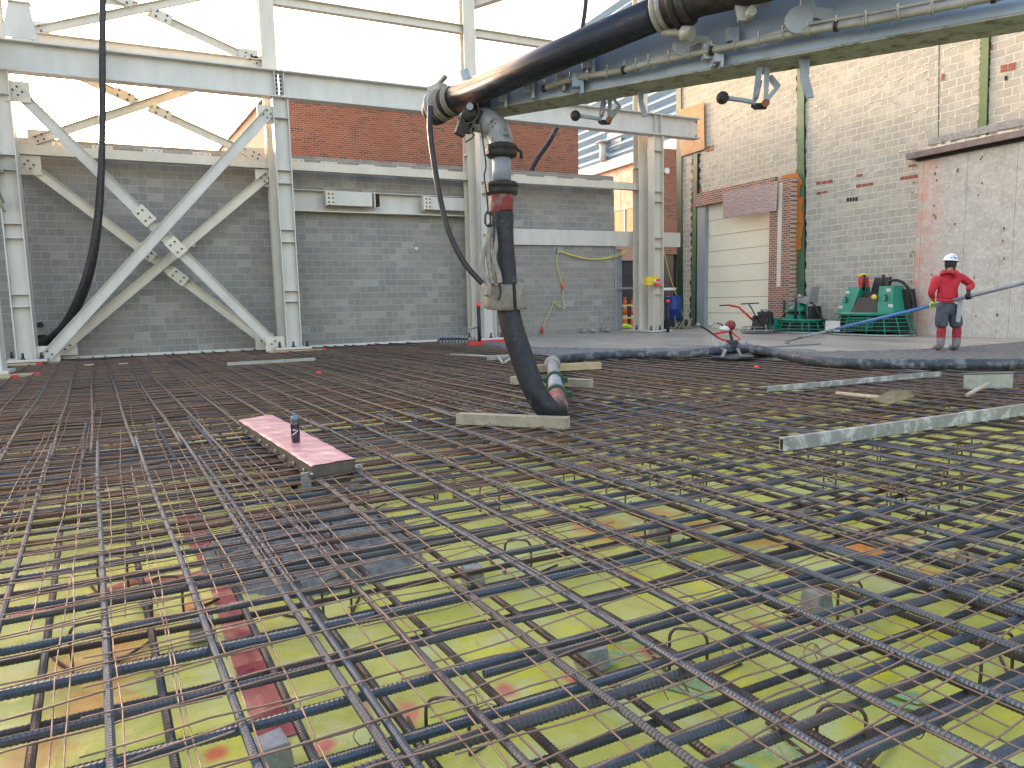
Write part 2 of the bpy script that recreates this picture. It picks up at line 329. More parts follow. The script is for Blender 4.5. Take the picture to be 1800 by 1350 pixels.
M['yellowrope'] = rough_mat('yellow_cord', (0.55, 0.48, 0.10), (0.62, 0.55, 0.16), 10, 0.6, 0, 0)
M['blue'] = rough_mat('blue_plastic', (0.01, 0.03, 0.17), (0.015, 0.045, 0.22), 6, 0.35, 0, 0)
M['bluepole'] = rough_mat('blue_anodised_pole', (0.07, 0.16, 0.42), (0.10, 0.22, 0.5), 6, 0.35, 0.3, 0)
M['hoodie'] = rough_mat('red_cotton', (0.40, 0.022, 0.035), (0.48, 0.035, 0.055), 9, 0.9, 0, 0.5, 0.012, bscale=14)
M['pants'] = rough_mat('slate_denim', (0.05, 0.06, 0.08), (0.085, 0.098, 0.125), 9, 0.9, 0, 0.5, 0.012, c3=(0.035, 0.04, 0.055), s3=5, bscale=12)
M['boot'] = rough_mat('muddy_boot', (0.13, 0.135, 0.135), (0.20, 0.205, 0.20), 16, 0.8, 0, 0.4, 0.008, c3=(0.04, 0.045, 0.06), s3=7, lo3=0.55, hi3=0.65)
M['sock'] = rough_mat('dark_red_legging', (0.22, 0.012, 0.02), (0.30, 0.03, 0.04), 14, 0.8, 0, 0.3, 0.006, c3=(0.28, 0.17, 0.17), s3=18, lo3=0.58, hi3=0.7)
M['skin'] = rough_mat('skin', (0.33, 0.17, 0.11), (0.38, 0.20, 0.14), 10, 0.6, 0, 0)
M['hat'] = rough_mat('white_hard_hat', (0.66, 0.67, 0.74), (0.72, 0.73, 0.78), 10, 0.35, 0, 0)
M['tape'] = rough_mat('pink_red_tape', (0.24, 0.015, 0.035), (0.36, 0.04, 0.06), 5, 0.35, 0, 0.3, 0.01, c3=(0.42, 0.07, 0.06), s3=2)
M['corr_side'] = None
def film_cover(name, c1, c2, rough=0.3):
    m, t, b = nodes(name); v = objvec(t)
    t.links.new(mixc(t, noise_fac(t, v, 3, 6), c1, c2), b.inputs['Base Color']); b.inputs['Roughness'].default_value = rough
    bump(t, b, noise_fac(t, v, 5, 5, 0, 1, 0.5), 0.6, 0.03); return m
M['pinkfilm'] = film_cover('pink_film', (0.55, 0.27, 0.29), (0.62, 0.36, 0.38), 0.25)
# old cast concrete infill on the right wall: blotchy, with an orange stain at its left edge and board joints
def conc_wall():
    m, t, b = nodes('cast_concrete_infill'); v = wall_vec(t, 'y')
    c = mixc(t, noise_fac(t, v, 2.2, 10, 0.35, 0.65, 0.7), (0.38, 0.36, 0.33), (0.52, 0.50, 0.465))
    c = mixc(t, noise_fac(t, v, 9, 8, 0.5, 0.7, 0.7), c, (0.62, 0.60, 0.57))
    s = t.nodes.new('ShaderNodeSeparateXYZ'); t.links.new(v, s.inputs[0])
    e = t.nodes.new('ShaderNodeMapRange'); e.inputs['From Min'].default_value = 12.4; e.inputs['From Max'].default_value = 13.2
    t.links.new(s.outputs[0], e.inputs['Value'])
    st = math_(t, 'MULTIPLY', e.outputs[0], noise_fac(t, v, 3.5, 9, 0.38, 0.6, 0.7))
    c = mixc(t, math_(t, 'MULTIPLY', st, 0.75), c, (0.56, 0.24, 0.15))
    for per, off, wd in ((1.22, 0.3, 0.012), (0.61, 0.0, 0.004)):
        a = math_(t, 'MODULO', math_(t, 'ADD', s.outputs[0], 100 + off), per)
        c = mixc(t, math_(t, 'MULTIPLY', math_(t, 'LESS_THAN', a, wd), 0.6), c, (0.07, 0.065, 0.06))
    c = mixc(t, noise_fac(t, v, 14, 4, 0.70, 0.73), c, (0.12, 0.11, 0.10))
    t.links.new(c, b.inputs['Base Color']); b.inputs['Roughness'].default_value = 0.9
    bump(t, b, noise_fac(t, v, 12, 8, 0, 1), 0.6, 0.02); return m
M['conc_wall'] = conc_wall()
def plywood():
    m, t, b = nodes('weathered_plywood'); v = wall_vec(t, 'y')
    wv = t.nodes.new('ShaderNodeTexWave'); wv.bands_direction = 'Y'; wv.inputs['Scale'].default_value = 2.6; wv.inputs['Distortion'].default_value = 12
    wv.inputs['Detail'].default_value = 4; wv.inputs['Detail Scale'].default_value = 1.2; t.links.new(v, wv.inputs['Vector'])
    c = mixc(t, wv.outputs['Fac'], (0.30, 0.20, 0.19), (0.50, 0.40, 0.33)); c = mixc(t, noise_fac(t, v, 3), c, (0.34, 0.27, 0.30))
    t.links.new(c, b.inputs['Base Color']); b.inputs['Roughness'].default_value = 0.8; return m
M['plywood'] = plywood()
def corrugated(name, z=True):
    m, t, b = nodes(name); v = t.nodes.new('ShaderNodeNewGeometry').outputs['Position']
    s = t.nodes.new('ShaderNodeSeparateXYZ'); t.links.new(v, s.inputs[0])
    t.links.new(mixc(t, noise_fac(t, v, 0.4), (0.17, 0.29, 0.43), (0.20, 0.33, 0.48)), b.inputs['Base Color'])
    b.inputs['Roughness'].default_value = 0.4; return m
M['corr'] = corrugated('pale_blue_cladding')
def film():
    m, t, b = nodes('yellow_vapour_film'); v = t.nodes.new('ShaderNodeNewGeometry').outputs['Position']
    c = mixc(t, noise_fac(t, v, 1.7, 7, 0.35, 0.65), (0.46, 0.50, 0.075), (0.58, 0.60, 0.16))
    c = mixc(t, noise_fac(t, v, 3.1, 6, 0.52, 0.66), c, (0.62, 0.61, 0.025))
    c = mixc(t, noise_fac(t, v, 2.3, 8, 0.5, 0.62, 0.7), c, (0.54, 0.60, 0.27))
    def spot(c, p, r, colr, amt=0.9, sy=1.0):
        d = t.nodes.new('ShaderNodeVectorMath'); d.operation = 'SUBTRACT'; t.links.new(v, d.inputs[0]); d.inputs[1].default_value = p
        d2 = t.nodes.new('ShaderNodeVectorMath'); d2.operation = 'MULTIPLY'; t.links.new(d.outputs[0], d2.inputs[0]); d2.inputs[1].default_value = (1/r, 1/(r*sy), 0)
        l = t.nodes.new('ShaderNodeVectorMath'); l.operation = 'LENGTH'; t.links.new(d2.outputs[0], l.inputs[0])
        mr = t.nodes.new('ShaderNodeMapRange'); mr.inputs['From Min'].default_value = 1.0; mr.inputs['From Max'].default_value = 0.35; mr.inputs['To Max'].default_value = amt
        t.links.new(math_(t, 'ADD', l.outputs['Value'], math_(t, 'MULTIPLY', math_(t, 'SUBTRACT', wob, 0.5), 1.1)), mr.inputs['Value'])
        return mixc(t, mr.outputs[0], c, colr)
    wob = noise_fac(t, v, 6, 6, 0.2, 0.8)
    for px, py, r, colr, amt, sy in SPOTS:
        p = onz(px, py, -0.24); c = spot(c, (p.x, p.y, 0), r, colr, amt, sy)
    c = mixc(t, math_(t, 'MULTIPLY', noise_fac(t, v, 22, 8, 0.64, 0.7, 0.75), 0.6), c, (0.16, 0.15, 0.11))
    t.links.new(c, b.inputs['Base Color']); b.inputs['Roughness'].default_value = 0.38
    h1 = noise_fac(t, v, 4, 9, 0, 1, 0.6); mg = t.nodes.new('ShaderNodeTexNoise'); mg.noise_type = 'RIDGED_MULTIFRACTAL'; mg.inputs['Scale'].default_value = 2.6; mg.inputs['Detail'].default_value = 5; t.links.new(v, mg.inputs['Vector'])
    bump(t, b, math_(t, 'ADD', h1, math_(t, 'MULTIPLY', mg.outputs['Fac'], 0.35)), 0.8, 0.03); b.inputs['Specular IOR Level'].default_value = 0.35; return m
OR_, PK, RD = (0.58, 0.21, 0.035), (0.60, 0.16, 0.13), (0.62, 0.08, 0.03)
SPOTS = [(215, 1150, .16, OR_, .8, 2.2), (150, 1250, .16, OR_, .7, 1.6), (60, 1330, .14, OR_, .6, 1.5), (570, 1310, .05, PK, 1, 1.3), (380, 1320, .05, RD, .9, 1.2),
         (340, 1060, .07, RD, .7, 2.0), (1050, 925, .22, OR_, .8, 1.2), (1330, 940, .25, OR_, .8, .8), (1150, 905, .2, OR_, .6, .9), (1520, 965, .16, OR_, .95, 1.6), (900, 870, .2, PK, .6, 1),
         (1080, 835, .18, PK, .8, .7), (1010, 860, .16, PK, .8, 1), (1330, 860, .12, PK, .6, 1), (1140, 1145, .05, PK, .9, 1.2), (1010, 1190, .045, PK, .9, 1.5), (890, 1210, .05, PK, .9, 1.5),
         (1700, 985, .2, OR_, .5, 1), (1340, 1100, .05, PK, .8, 1.6), (1430, 1070, .06, PK, .6, 1), (640, 1230, .04, PK, .5, 2), (1690, 1000, .06, RD, .8, 1), (720, 1250, .05, PK, .8, 2.2), (1100, 940, .16, OR_, .8, .7), (1230, 925, .2, OR_, .85, .7), (1420, 950, .2, OR_, .7, .8), (1580, 960, .22, PK, .6, .8), (270, 1090, .12, OR_, .7, 1.5), (120, 1180, .12, OR_, .6, 2), (420, 1000, .08, OR_, .8, 1.2), (980, 905, .14, OR_, .7, .8), (1640, 1010, .12, OR_, .6, 1), (1240, 870, .2, PK, .7, .6), (1520, 880, .2, PK, .5, .7)]
for i in range(26):
    a, bb = random.uniform(40, 1750), random.uniform(690, 860)
    SPOTS.append((a, bb, random.uniform(.12, .3), random.choice([OR_, PK, RD]), random.uniform(.4, .9), random.uniform(.6, 1.6)))
M['film'] = film()

# ================================================================== SETTING
m = MB(); m.add([(-120, -60, -0.9), (160, -60, -0.9), (160, 200, -0.9), (-120, 200, -0.9)], [(0, 1, 2, 3)])
struct(m.build('ground', M['concrete_old']))
# vapour film laid over the whole pit, with gentle folds
def grid(x0, x1, nx, y0, y1, ny, zf, inside=None):
    mb = MB(); idx = {}; fs = []
    for j in range(ny + 1):
        for i in range(nx + 1):
            x = x0 + (x1 - x0) * i / nx; y = y0 + (y1 - y0) * j / ny
            idx[i, j] = len(mb.v); mb.v.append((x, y, zf(x, y)))
    for j in range(ny):
        for i in range(nx):
            x = x0 + (x1 - x0) * (i + .5) / nx; y = y0 + (y1 - y0) * (j + .5) / ny
            if inside is None or inside(x, y):
                mb.f.append((idx[i, j], idx[i+1, j], idx[i+1, j+1], idx[i, j+1])); mb.sm.append(True)
    return mb
def filmz(x, y):
    z = -0.245 + 0.014 * noise.noise((x * 1.3, y * 1.3, 0)) + 0.006 * noise.noise((x * 5, y * 5, 3))
    r = abs(noise.noise((x * 1.6 + y * .5, y * 1.1 - x * .3, 7)))
    if r < 0.05: z += 0.022 * (1 - r / 0.05)
    d = math.hypot((x - 0.75) / 0.62, (y - 4.35) / 0.75)          # the dug-out hollow by the trench box
    if d < 1: z -= 0.11 * (1 - d * d)
    return z
mb = grid(-4.2, 6.8, 190, 0.4, 8.4, 150, filmz); struct(mb.build('vapour_sheet', M['film']))
mb = grid(-4.2, 22, 90, 8.4, 22.4, 60, lambda x, y: -0.245 + 0.01 * noise.noise((x, y, 0))); struct(mb.build('vapour_sheet', M['film']))
mb = grid(6.8, 22, 50, 0.4, 8.4, 30, lambda x, y: -0.245 + 0.01 * noise.noise((x, y, 0))); struct(mb.build('vapour_sheet', M['film']))
# slab edge curve (world)
EDGE = [Vector((p.x, p.y)) for p in [onz(*q, 0) for q in ((775, 597), (850, 602), (905, 612), (950, 622), (1010, 630), (1100, 627), (1180, 622), (1240, 622), (1300, 621), (1400, 634), (1500, 643), (1650, 646), (1800, 647), (2000, 649))]]
def edge_x(y):
    """x at which fresh concrete begins for a given y"""
    best = None
    for a, b in zip(EDGE, EDGE[1:]):
        if min(a.y, b.y) <= y <= max(a.y, b.y) and abs(a.y - b.y) > 1e-6:
            x = a.x + (b.x - a.x) * (y - a.y) / (b.y - a.y)
            best = x if best is None else min(best, x)
    if best is None: best = EDGE[0].x if y > EDGE[0].y else EDGE[-1].x
    return best
PIN = [onz(*q, 0) for q in ((775, 596), (870, 601), (955, 611), (1100, 613), (1245, 611), (1300, 612), (1345, 618), (1480, 625), (1650, 613), (1800, 600), (2000, 590))]
def fill(outer, z, name, mat, nz=0, step=None, zf=None):
    from mathutils.geometry import tessellate_polygon
    pts = [Vector((p[0], p[1], 0)) for p in outer]
    mb = MB(); mb.v = [(p.x, p.y, z) for p in pts]
    for tri in tessellate_polygon([pts]):
        a, b, c = [pts[i] for i in tri]
        if (b - a).cross(c - a).z < 0: tri = tri[::-1]
        mb.f.append(tuple(tri)); mb.sm.append(False)
    return struct(mb.build(name, mat))
far = [(19.3, 3.0), (30, 3.0), (30, 30), (19.3, 30)]
fill([(p.x, p.y) for p in PIN] + [(30, PIN[-1].y), (30, 34), (15.3, 34), (15.3, 22.55), (PIN[0].x, 22.42)], 0.0, 'concrete_slab', M['slab'])
# rough band of freshly placed concrete between the finished slab and the hose
def strip(A, B, n, k):
    def samp(P, t):
        L = [0]
        for a, b in zip(P, P[1:]): L.append(L[-1] + (b - a).length)
        d = t * L[-1]
        for i in range(len(P) - 1):
            if d <= L[i + 1] + 1e-9: return P[i].lerp(P[i + 1], (d - L[i]) / max(1e-9, L[i + 1] - L[i]))
        return P[-1].copy()
    mb = MB()
    for i in range(n + 1):
        a, b = samp(A, i / n), samp(B, i / n)
        for j in range(k + 1):
            p = a.lerp(b, j / k); s = j / k
            h = 0.002 + 0.05 * s * (1 - s) * 2.2 + 0.035 * noise.noise((p.x * 5, p.y * 5, 1)) * min(1, 5 * s) + 0.012 * noise.noise((p.x * 18, p.y * 18, 1)) * min(1, 5*s)
            if s > 0.82: h -= (s - 0.82) / 0.18 * 0.20
            mb.v.append((p.x, p.y, h))
    for i in range(n):
        for j in range(k):
            q = i * (k + 1) + j; mb.f.append((q, q + 1, q + k + 2, q + k + 1)); mb.sm.append(True)
    return mb
A = [Vector((p.x, p.y)) for p in PIN]; B = [p.copy() for p in EDGE]
B = [p + Vector((-0.25, -0.22)) for p in B]
struct(strip(A, B, 420, 34).build('fresh_concrete', M['fresh']))
# dug hollow with broken concrete near the trench box
def oldz(x, y):
    h = -0.175 + 0.06 * noise.noise((x * 5, y * 5, 0)) + 0.05 * noise.noise((x * 12, y * 12, 5)) + 0.025 * noise.noise((x * 30, y * 30, 5))
    r = math.hypot((x - .72) / 0.62, (y - 4.25) / 0.72)
    k = min(1, max(0, (1.12 - r) / 0.28)); k = k * k * (3 - 2 * k)
    return (filmz(x, y) - .02) * (1 - k) + h * k
def inold(x, y):
    cx, cy = 0.72, 4.25
    a = math.atan2(y - cy, x - cx); r = math.hypot((x - cx) / 0.62, (y - cy) / 0.72)
    return r < 1.12 + 0.15 * noise.noise((math.cos(a) * 2, math.sin(a) * 2, 3))
o = grid(-0.1, 1.6, 70, 3.3, 5.2, 76, oldz, inold).build('broken_concrete_footing', M['concrete_old'])
tag(o, 'broken grey concrete footing showing through the yellow film in front of the trench box', 'footing')

# ------------------------------------------------------------------ rear block wall
WY = 22.4
m = MB(); m.box((-12, WY, -0.3), (15.17, WY + 0.3, 5.35)); bw = thing('block_wall', 'long grey concrete block wall closing the back of the site behind the white steel frame', 'wall', (6, WY, 0))
m.build('wall', M['cmu_dark'], bw)
m = MB(); m.box((-12, WY + .02, 5.35), (15.17, WY + 0.29, 5.69)); m.build('coping', M['cmu_dark'], bw)
m = MB(); m.box((-2.68, WY - 0.05, -0.05), (3.0, WY - 0.003, 0.02)); m.box((3.75, WY - 0.05, -0.05), (8.4, WY - 0.003, 0.02)); m.build('base_strip', M['white'], bw)
m = MB(); m.box((-2.68, WY - 0.06, -0.25), (3.0, WY - 0.003, -0.052)); m.box((3.75, WY - 0.06, -0.25), (8.4, WY - 0.003, -0.052)); m.build('base_membrane', M['gap'], bw)
# small round wall ports and pipe stubs
def port(px, py, r, name='wall_port', label=None, mat='white'):
    p = ony(px, py, WY); o = MB().cyl((p.x, WY - 0.05, p.z), (p.x, WY - 0.002, p.z), r, 14).build(name, M[mat]); return tag(o, label, 'wall port')
port(340, 431, .06, 'wall_port', 'small pale round port on the block wall beside the brace crossing')
port(731, 437, .055, 'wall_port', 'small pale round port on the block wall under the channel beam, left of its neighbour')
port(832, 439, .05, 'wall_port', 'small pale round port on the block wall next to the centre column')
port(71, 571, .075, 'wall_port', 'black round port low on the block wall above the big hose outlet', 'blackp')
# masonry anchors on the top: white angle clips
clip_px = [(85, 257), (99, 255), (179, 260), (268, 266), (352, 271), (423, 276)]
clips = [(99, 254), (180, 260), (269, 266), (355, 272), (422, 276), (520, 283), (578, 288), (645, 293), (710, 297), (775, 301), (825, 304), (914, 310), (967, 313), (1018, 317), (1067, 320)]
words = ['first', 'second', 'third', 'fourth', 'fifth', 'sixth', 'seventh', 'eighth', 'ninth', 'tenth', 'eleventh', 'twelfth', 'thirteenth', 'fourteenth', 'fifteenth']
for i, (px, py) in enumerate(clips):
    p = ony(px, py, 22.15)
    e = thing('wall_clip', 'white bolted wall clip on top of the block wall, %s from the left' % words[i], 'clip', (p.x, 22.15, p.z), 'white clips along the wall top')
    m = MB(); m.box((p.x - .24, 22.13, p.z - .06), (p.x + .24, 22.15, p.z + .06)); m.box((p.x - .24, 22.15, p.z - .06), (p.x + .24, 22.38, p.z - .045)); m.build('angle', M['steel'], e)
    for dx in (-.16, 0, .16): MB().cyl((p.x + dx, 22.115, p.z + .01), (p.x + dx, 22.13, p.z + .01), .014, 8).build('bolt', M['bolt'], e)
    if i > 6: MB().box((p.x - .05, 22.12, p.z - .078), (p.x + .3, 22.36, p.z - .062)).build('shim', M['rustplate'], e)

# ------------------------------------------------------------------ steel frame
def ipoly(w, h, tf=.025, tw=.015):
    a, b = w / 2, h / 2; t = tw / 2
    return [(-a, -b), (-a, -b + tf), (-t, -b + tf), (-t, b - tf), (-a, b - tf), (-a, b), (a, b), (a, b - tf), (t, b - tf), (t, -b + tf), (a, -b + tf), (a, -b)]
def cpoly(w, h, t=.012):      # channel, open to +x side
    a, b = w / 2, h / 2
    return [(-a, -b), (-a, b), (a, b), (a, b - t), (-a + t, b - t), (-a + t, -b + t), (a, -b + t), (a, -b)]
def bolts(parent, pts, r=.022, dy=.03, axis='y'):
    mb = MB()
    for p in pts:
        p = Vector(p)
        mb.cyl(p - Vector((0, dy, 0)), p, r, 8)
    return mb.build('bolts', M['bolt'], parent)
YF, YR = 21.0, 21.75
UPY = Vector((0, 1, 0))
def hcol(mb, x, y, z0, z1, w=.42, d=.36, tf=.025, tw=.015, turn=False):
    """H section, web facing the viewer, flanges left and right"""
    if not turn:
        mb.box((x - w/2, y - d/2, z0), (x - w/2 + tf, y + d/2, z1)); mb.box((x + w/2 - tf, y - d/2, z0), (x + w/2, y + d/2, z1))
        mb.box((x - w/2 + tf, y - tw/2, z0), (x + w/2 - tf, y + tw/2, z1))
    else:
        mb.box((x - w/2, y - d/2, z0), (x + w/2, y - d/2 + tf, z1)); mb.box((x - w/2, y + d/2 - tf, z0), (x + w/2, y + d/2, z1))
        mb.box((x - tw/2, y - d/2 + tf, z0), (x + tw/2, y + d/2 - tf, z1))
names = ['leftmost built-up white steel column in the corner of the frame', 'white built-up steel column between the two block wall bays, with the cross brace on its left',
         'white built-up steel column behind the hanging hose in the middle', 'white built-up steel column at the right with the yellow box strapped to it']
XC = [-3.12, 3.25, 9.35, 16.0]
cols = []
for k, x in enumerate(XC):
    zt = 14 if k != 0 else 13
    c = thing('steel_column', names[k], 'column', (x, YF, 0), 'built-up columns of the frame'); cols.append(c)
    m = MB(); hcol(m, x, YF, 0.08, 6.86); m.build('front_shaft', M['steel_grey'] if k < 3 else M['steel'], c)
    m = MB(); hcol(m, x - .1, YR, 0.08, 5.9, .44, .40, turn=True); m.box((x - .32, YR - .2, 5.9), (x + .12, YR + .2, 5.93)); hcol(m, x - .12, YR, 5.93, zt, .40, .34, turn=True); m.build('rear_shaft', M['steel'], c)
    for z in (1.35, 1.65, 3.0, 3.34, 4.6, 4.95, 6.35):
        m = MB(); m.box((x - .185, YF - .17, z), (x + .185, YF - .008, z + .014)); m.build('stiffener', M['steel_grey'], c)
    for z in (1.1, 2.4, 3.7, 5.0):
        m = MB(); m.box((x + .16, YF + .18, z), (x + .18, YR - .2, z + .32)); m.build('batten', M['steel'], c)
    m = MB(); m.box((x - .55, YF - .38, 0.02), (x + .45, YR + .35, 0.08)); m.build('base_plate', M['steel_grey'], c)
    for bx, by in ((-.42, -.28), (.33, -.28), (-.42, .6), (.33, .6), (-.05, -.30)):
        m = MB(); m.cyl((x + bx, YF + by, .08), (x + bx, YF + by, .12), .055, 6); m.cyl((x + bx, YF + by, .12), (x + bx, YF + by, .24), .03, 8); m.build('anchor_bolt', M['bolt'], c)
# crane beam (runway) on the front shafts
zb0, zb1 = 6.9, 7.62
rb = thing('runway_beam', 'deep white crane runway beam running across the whole frame above the brick building', 'beam', (7, YF, 6.9))
for a, b in ((-3.2, 3.245), (3.265, 9.345), (9.365, 17.85)):
    m = MB(); m.extr((a, YF, (zb0+zb1)/2), (b, YF, (zb0+zb1)/2), ipoly(.36, zb1 - zb0, .04, .016)); m.build('girder', M['steel_grey'], rb)
m = MB(); m.extr((-3.2, YF + .16, zb1 + .02), (17.3, YF + .16, zb1 + .02), cpoly(.30, .03, .01)); m.build('walkway_angle', M['steel'], rb)
for x in XC[1:]:
    for dx in (-.12, .12): MB().box((x + dx - .01, YF - .165, zb0 + .042), (x + dx + .01, YF - .01, zb1 - .042)).build('stiffener', M['steel_grey'], rb)
bolts(rb, [(3.255 + dx, YF - .012, zb0 + .14 + i * .11) for i in range(5) for dx in (-.055, .055)], .03)
m = MB(); m.box((17.6, YF - .012, zb0 + .1), (17.8, YF - .008, zb1 - .1)); m.build('end_plate', M['steel'], rb); bolts(rb, [(17.78, YF - .012, z) for z in (7.02, 7.5)], .03)
# tapered bracket on the beam at the left
m = MB(); m.plate([(-2.98, YF - .14, 7.66), (-2.25, YF - .14, 7.66), (-2.36, YF - .14, 8.42), (-2.78, YF - .14, 8.47)], (0, .02, 0)); m.box((-2.80, YF - .2, 8.46), (-2.34, YF + .1, 8.49)); m.box((-2.38, YF - .12, 7.66), (-2.36, YF + .1, 8.42))
tag(m.build('bracket_plate', M['steel_grey']), 'tapered white bracket standing on the left end of the runway beam', 'bracket')
# rear-plane horizontals
def ibeam(name, p0, p1, w_, h_, label, mat='steel', cat='beam', group=None, prof=None):
    o = MB().extr(p0, p1, prof or ipoly(w_, h_, .02, .012)).build(name, M[mat]); return tag(o, label, cat, group)
ibeam('wall_beam', (-3.0, YR + .1, 5.27), (15.9, YR + .1, 5.25), .25, .24, 'slim white beam running along the top of the block wall', prof=[(-.12, -.12), (-.12, .12), (.12, .12), (.12, -.12)])
ibeam('tie_beam', (-2.9, YR, 7.95), (3.1, YR, 7.95), .2, .3, 'upper white tie beam right behind the runway beam in the left bay', mat='steel')
ibeam('tie_beam', (3.3, YR, 9.75), (9.2, YR, 9.75), .2, .26, 'high thin white beam crossing the sky between the second and third columns')
ibeam('tie_beam', (9.5, YR, 9.7), (15.8, YR, 9.7), .2, .26, 'high thin white beam crossing the sky just left of the black boom pipe')
ibeam('tie_beam', (9.4, YR, 10.6), (13.5, 18.6, 11.6), .25, .35, 'white stub beam running out from the top of the centre column')
ibeam('lintel_beam', (10.0, WY - .06, 3.43), (18.15, WY - .06, 3.43), .10, .54, 'broad flat white lintel beam on the block wall right of the hose, running past the wall end', mat='steel_grey', prof=[(-.05, -.27), (-.05, .27), (.05, .27), (.05, -.27)])
ch = thing('channel_beam', 'white channel beam fixed across the block wall with two box brackets on it', 'beam', (6.5, WY - .12, 4.1))
MB().extr((3.55, WY - .12, 4.36), (9.75, WY - .12, 4.36), [(a, b) for a, b in cpoly(.22, .62, .02)]).build('channel', M['steel_grey'], ch)
MB().box((3.6, WY - .30, 4.03), (9.75, WY - .015, 4.048)).build('flange_plate', M['steel'], ch)
for px0, px1, py0, py1 in ((575, 660, 336, 361), (746, 822, 345, 369)):
    a = ony(px0, (py0+py1)/2, 22.0); b = ony(px1, (py0+py1)/2, 22.0); h = .2
    bx = MB().box((a.x + .12, 21.95, a.z - h), (b.x - .12, WY - .235, a.z + h)).build('box_bracket', M['steel_grey'], ch)
    for xx in (a.x, b.x):
        MB().box((xx - .06, 21.9, a.z - h - .03), (xx - .03, WY - .235, a.z + h + .03)).build('bracket_plate', M['steel'], bx)
        MB().box((xx - .03, 21.97, a.z - h + .02), (xx + .12, WY - .24, a.z + h - .02)).build('bracket_core', M['gap'], bx)
    mb = MB()
    for i in range(3):
        for j in range(2): mb.cyl((a.x + .03 + j * .12, 21.885, a.z - .12 + i * .12), (a.x + .03 + j * .12, 21.95, a.z - .12 + i * .12), .028, 8)
    MB().box((a.x - .03, 21.9, a.z - h), (a.x + .22, 21.93, a.z + h)).build('splice_plate', M['steel'], bx); mb.build('bolts', M['bolt'], bx)
# cross braces
def brace(name, y, pbl, ptr, ptl, pbr, wd, label, mat, group, bolts_=True):
    e = thing(name, label, 'brace', (0, y, 0), group)
    P = [ony(*p, y) for p in (pbl, ptr, ptl, pbr)]
    prof = [(-.06, -wd/2), (-.06, wd/2), (.03, wd/2), (.03, wd/2 - .014), (-.045, wd/2 - .014), (-.045, -wd/2 + .014), (.03, -wd/2 + .014), (.03, -wd/2)]
    MB().extr(P[0], P[1], prof).build('brace_arm', M[mat], e)
    # the other diagonal is cut at the crossing and spliced with plates
    a, b, c, d = P[0], P[1], P[2], P[3]
    den = (a.x-b.x)*(c.z-d.z) - (a.z-b.z)*(c.x-d.x)
    t = ((a.x-c.x)*(c.z-d.z) - (a.z-c.z)*(c.x-d.x)) / den; X = a.lerp(b, t); dd = (d - c).normalized()
    for q0, q1 in ((c, X - dd * .13), (X + dd * .13, d)): MB().extr(q0 + Vector((0, .07, 0)), q1 + Vector((0, .07, 0)), prof).build('brace_arm', M[mat], e)
    for s in (-1, 1):
        q = X + dd * s * (.28 + wd * .9)
        g = MB().extr(q - dd * .24 + Vector((0, -.06, 0)), q + dd * .24 + Vector((0, -.06, 0)), [(-.008, -wd*.62), (-.008, wd*.62), (.008, wd*.62), (.008, -wd*.62)]).build('gusset', M['steel'], e)
        nn = Vector((-dd.z, 0, dd.x)); bolts(e, [q + dd * u + nn * v + Vector((0, -.068, 0)) for u in (-.12, .12) for v in (-.07, .07)], .026)
    for q, dr in ((a, (b-a).normalized()), (b, (a-b).normalized()), (c, dd), (d, -dd)):
        cc = q + dr * .12; nn = Vector((-dr.z, 0, dr.x))
        MB().box((cc.x - .26, y + .055, cc.z - .24), (cc.x + .26, y + .075, cc.z + .24)).build('gusset', M['steel'], e)
        bolts(e, [cc + dr * u + nn * v + Vector((0, -.062, 0)) for u in (-.05, .1) for v in (-.06, .06)], .026)
    return e
brace('cross_brace', YF - .1, (77, 632), (475, 195), (22, 152), (490, 612), .27, 'front white cross brace reaching up to the runway beam', 'steel_grey', 'cross braces of the left bay')
brace('cross_brace', YR, (108, 614), (472, 308), (42, 283), (472, 605), .24, 'lower white cross brace close to the block wall, behind the front brace', 'steel', 'cross braces of the left bay')
brace('cross_brace', YR, (60, 247), (466, 112), (60, 96), (458, 278), .21, 'middle white cross brace against the sky above the block wall', 'steel', 'cross braces of the left bay')
brace('cross_brace', YR, (54, 55), (470, -32), (190, -14), (445, 104), .21, 'topmost white cross brace against the sky above the runway beam', 'steel', 'cross braces of the left bay')
# left side row of the frame
sc = thing('steel_column', 'nearest white steel column cut by the left edge of the picture, on a red-tipped board', 'column', (-3.2, 17.6, 0))
m = MB(); hcol(m, -3.22, 17.6, .06, 6.9, .40, .5, turn=True); m.build('shaft', M['steel_grey'], sc)
MB().box((-3.7, 17.2, 0), (-2.9, 18.0, .06)).build('base_plate', M['steel_grey'], sc)
o = MB().extr((-3.25, 14.0, 7.26), (-3.25, 20.8, 7.26), ipoly(.36, .7, .04, .016)).build('side_beam', M['steel_grey']); tag(o, 'white beam running towards the viewer high at the left edge', 'beam')
o = MB().extr((-3.35, 15.5, 4.75), (-3.35, 21.6, 4.75), ipoly(.3, .42, .03, .016)).build('side_beam', M['steel']); tag(o, 'cream side beam at the left edge level with the wall top', 'beam')
o = MB().extr((-3.3, 16.8, 5.35), (-3.3, 21.5, 3.55), cpoly(.1, .22)).build('side_brace', M['steel_grey']); tag(o, 'sloping white side brace cut by the left edge', 'brace')
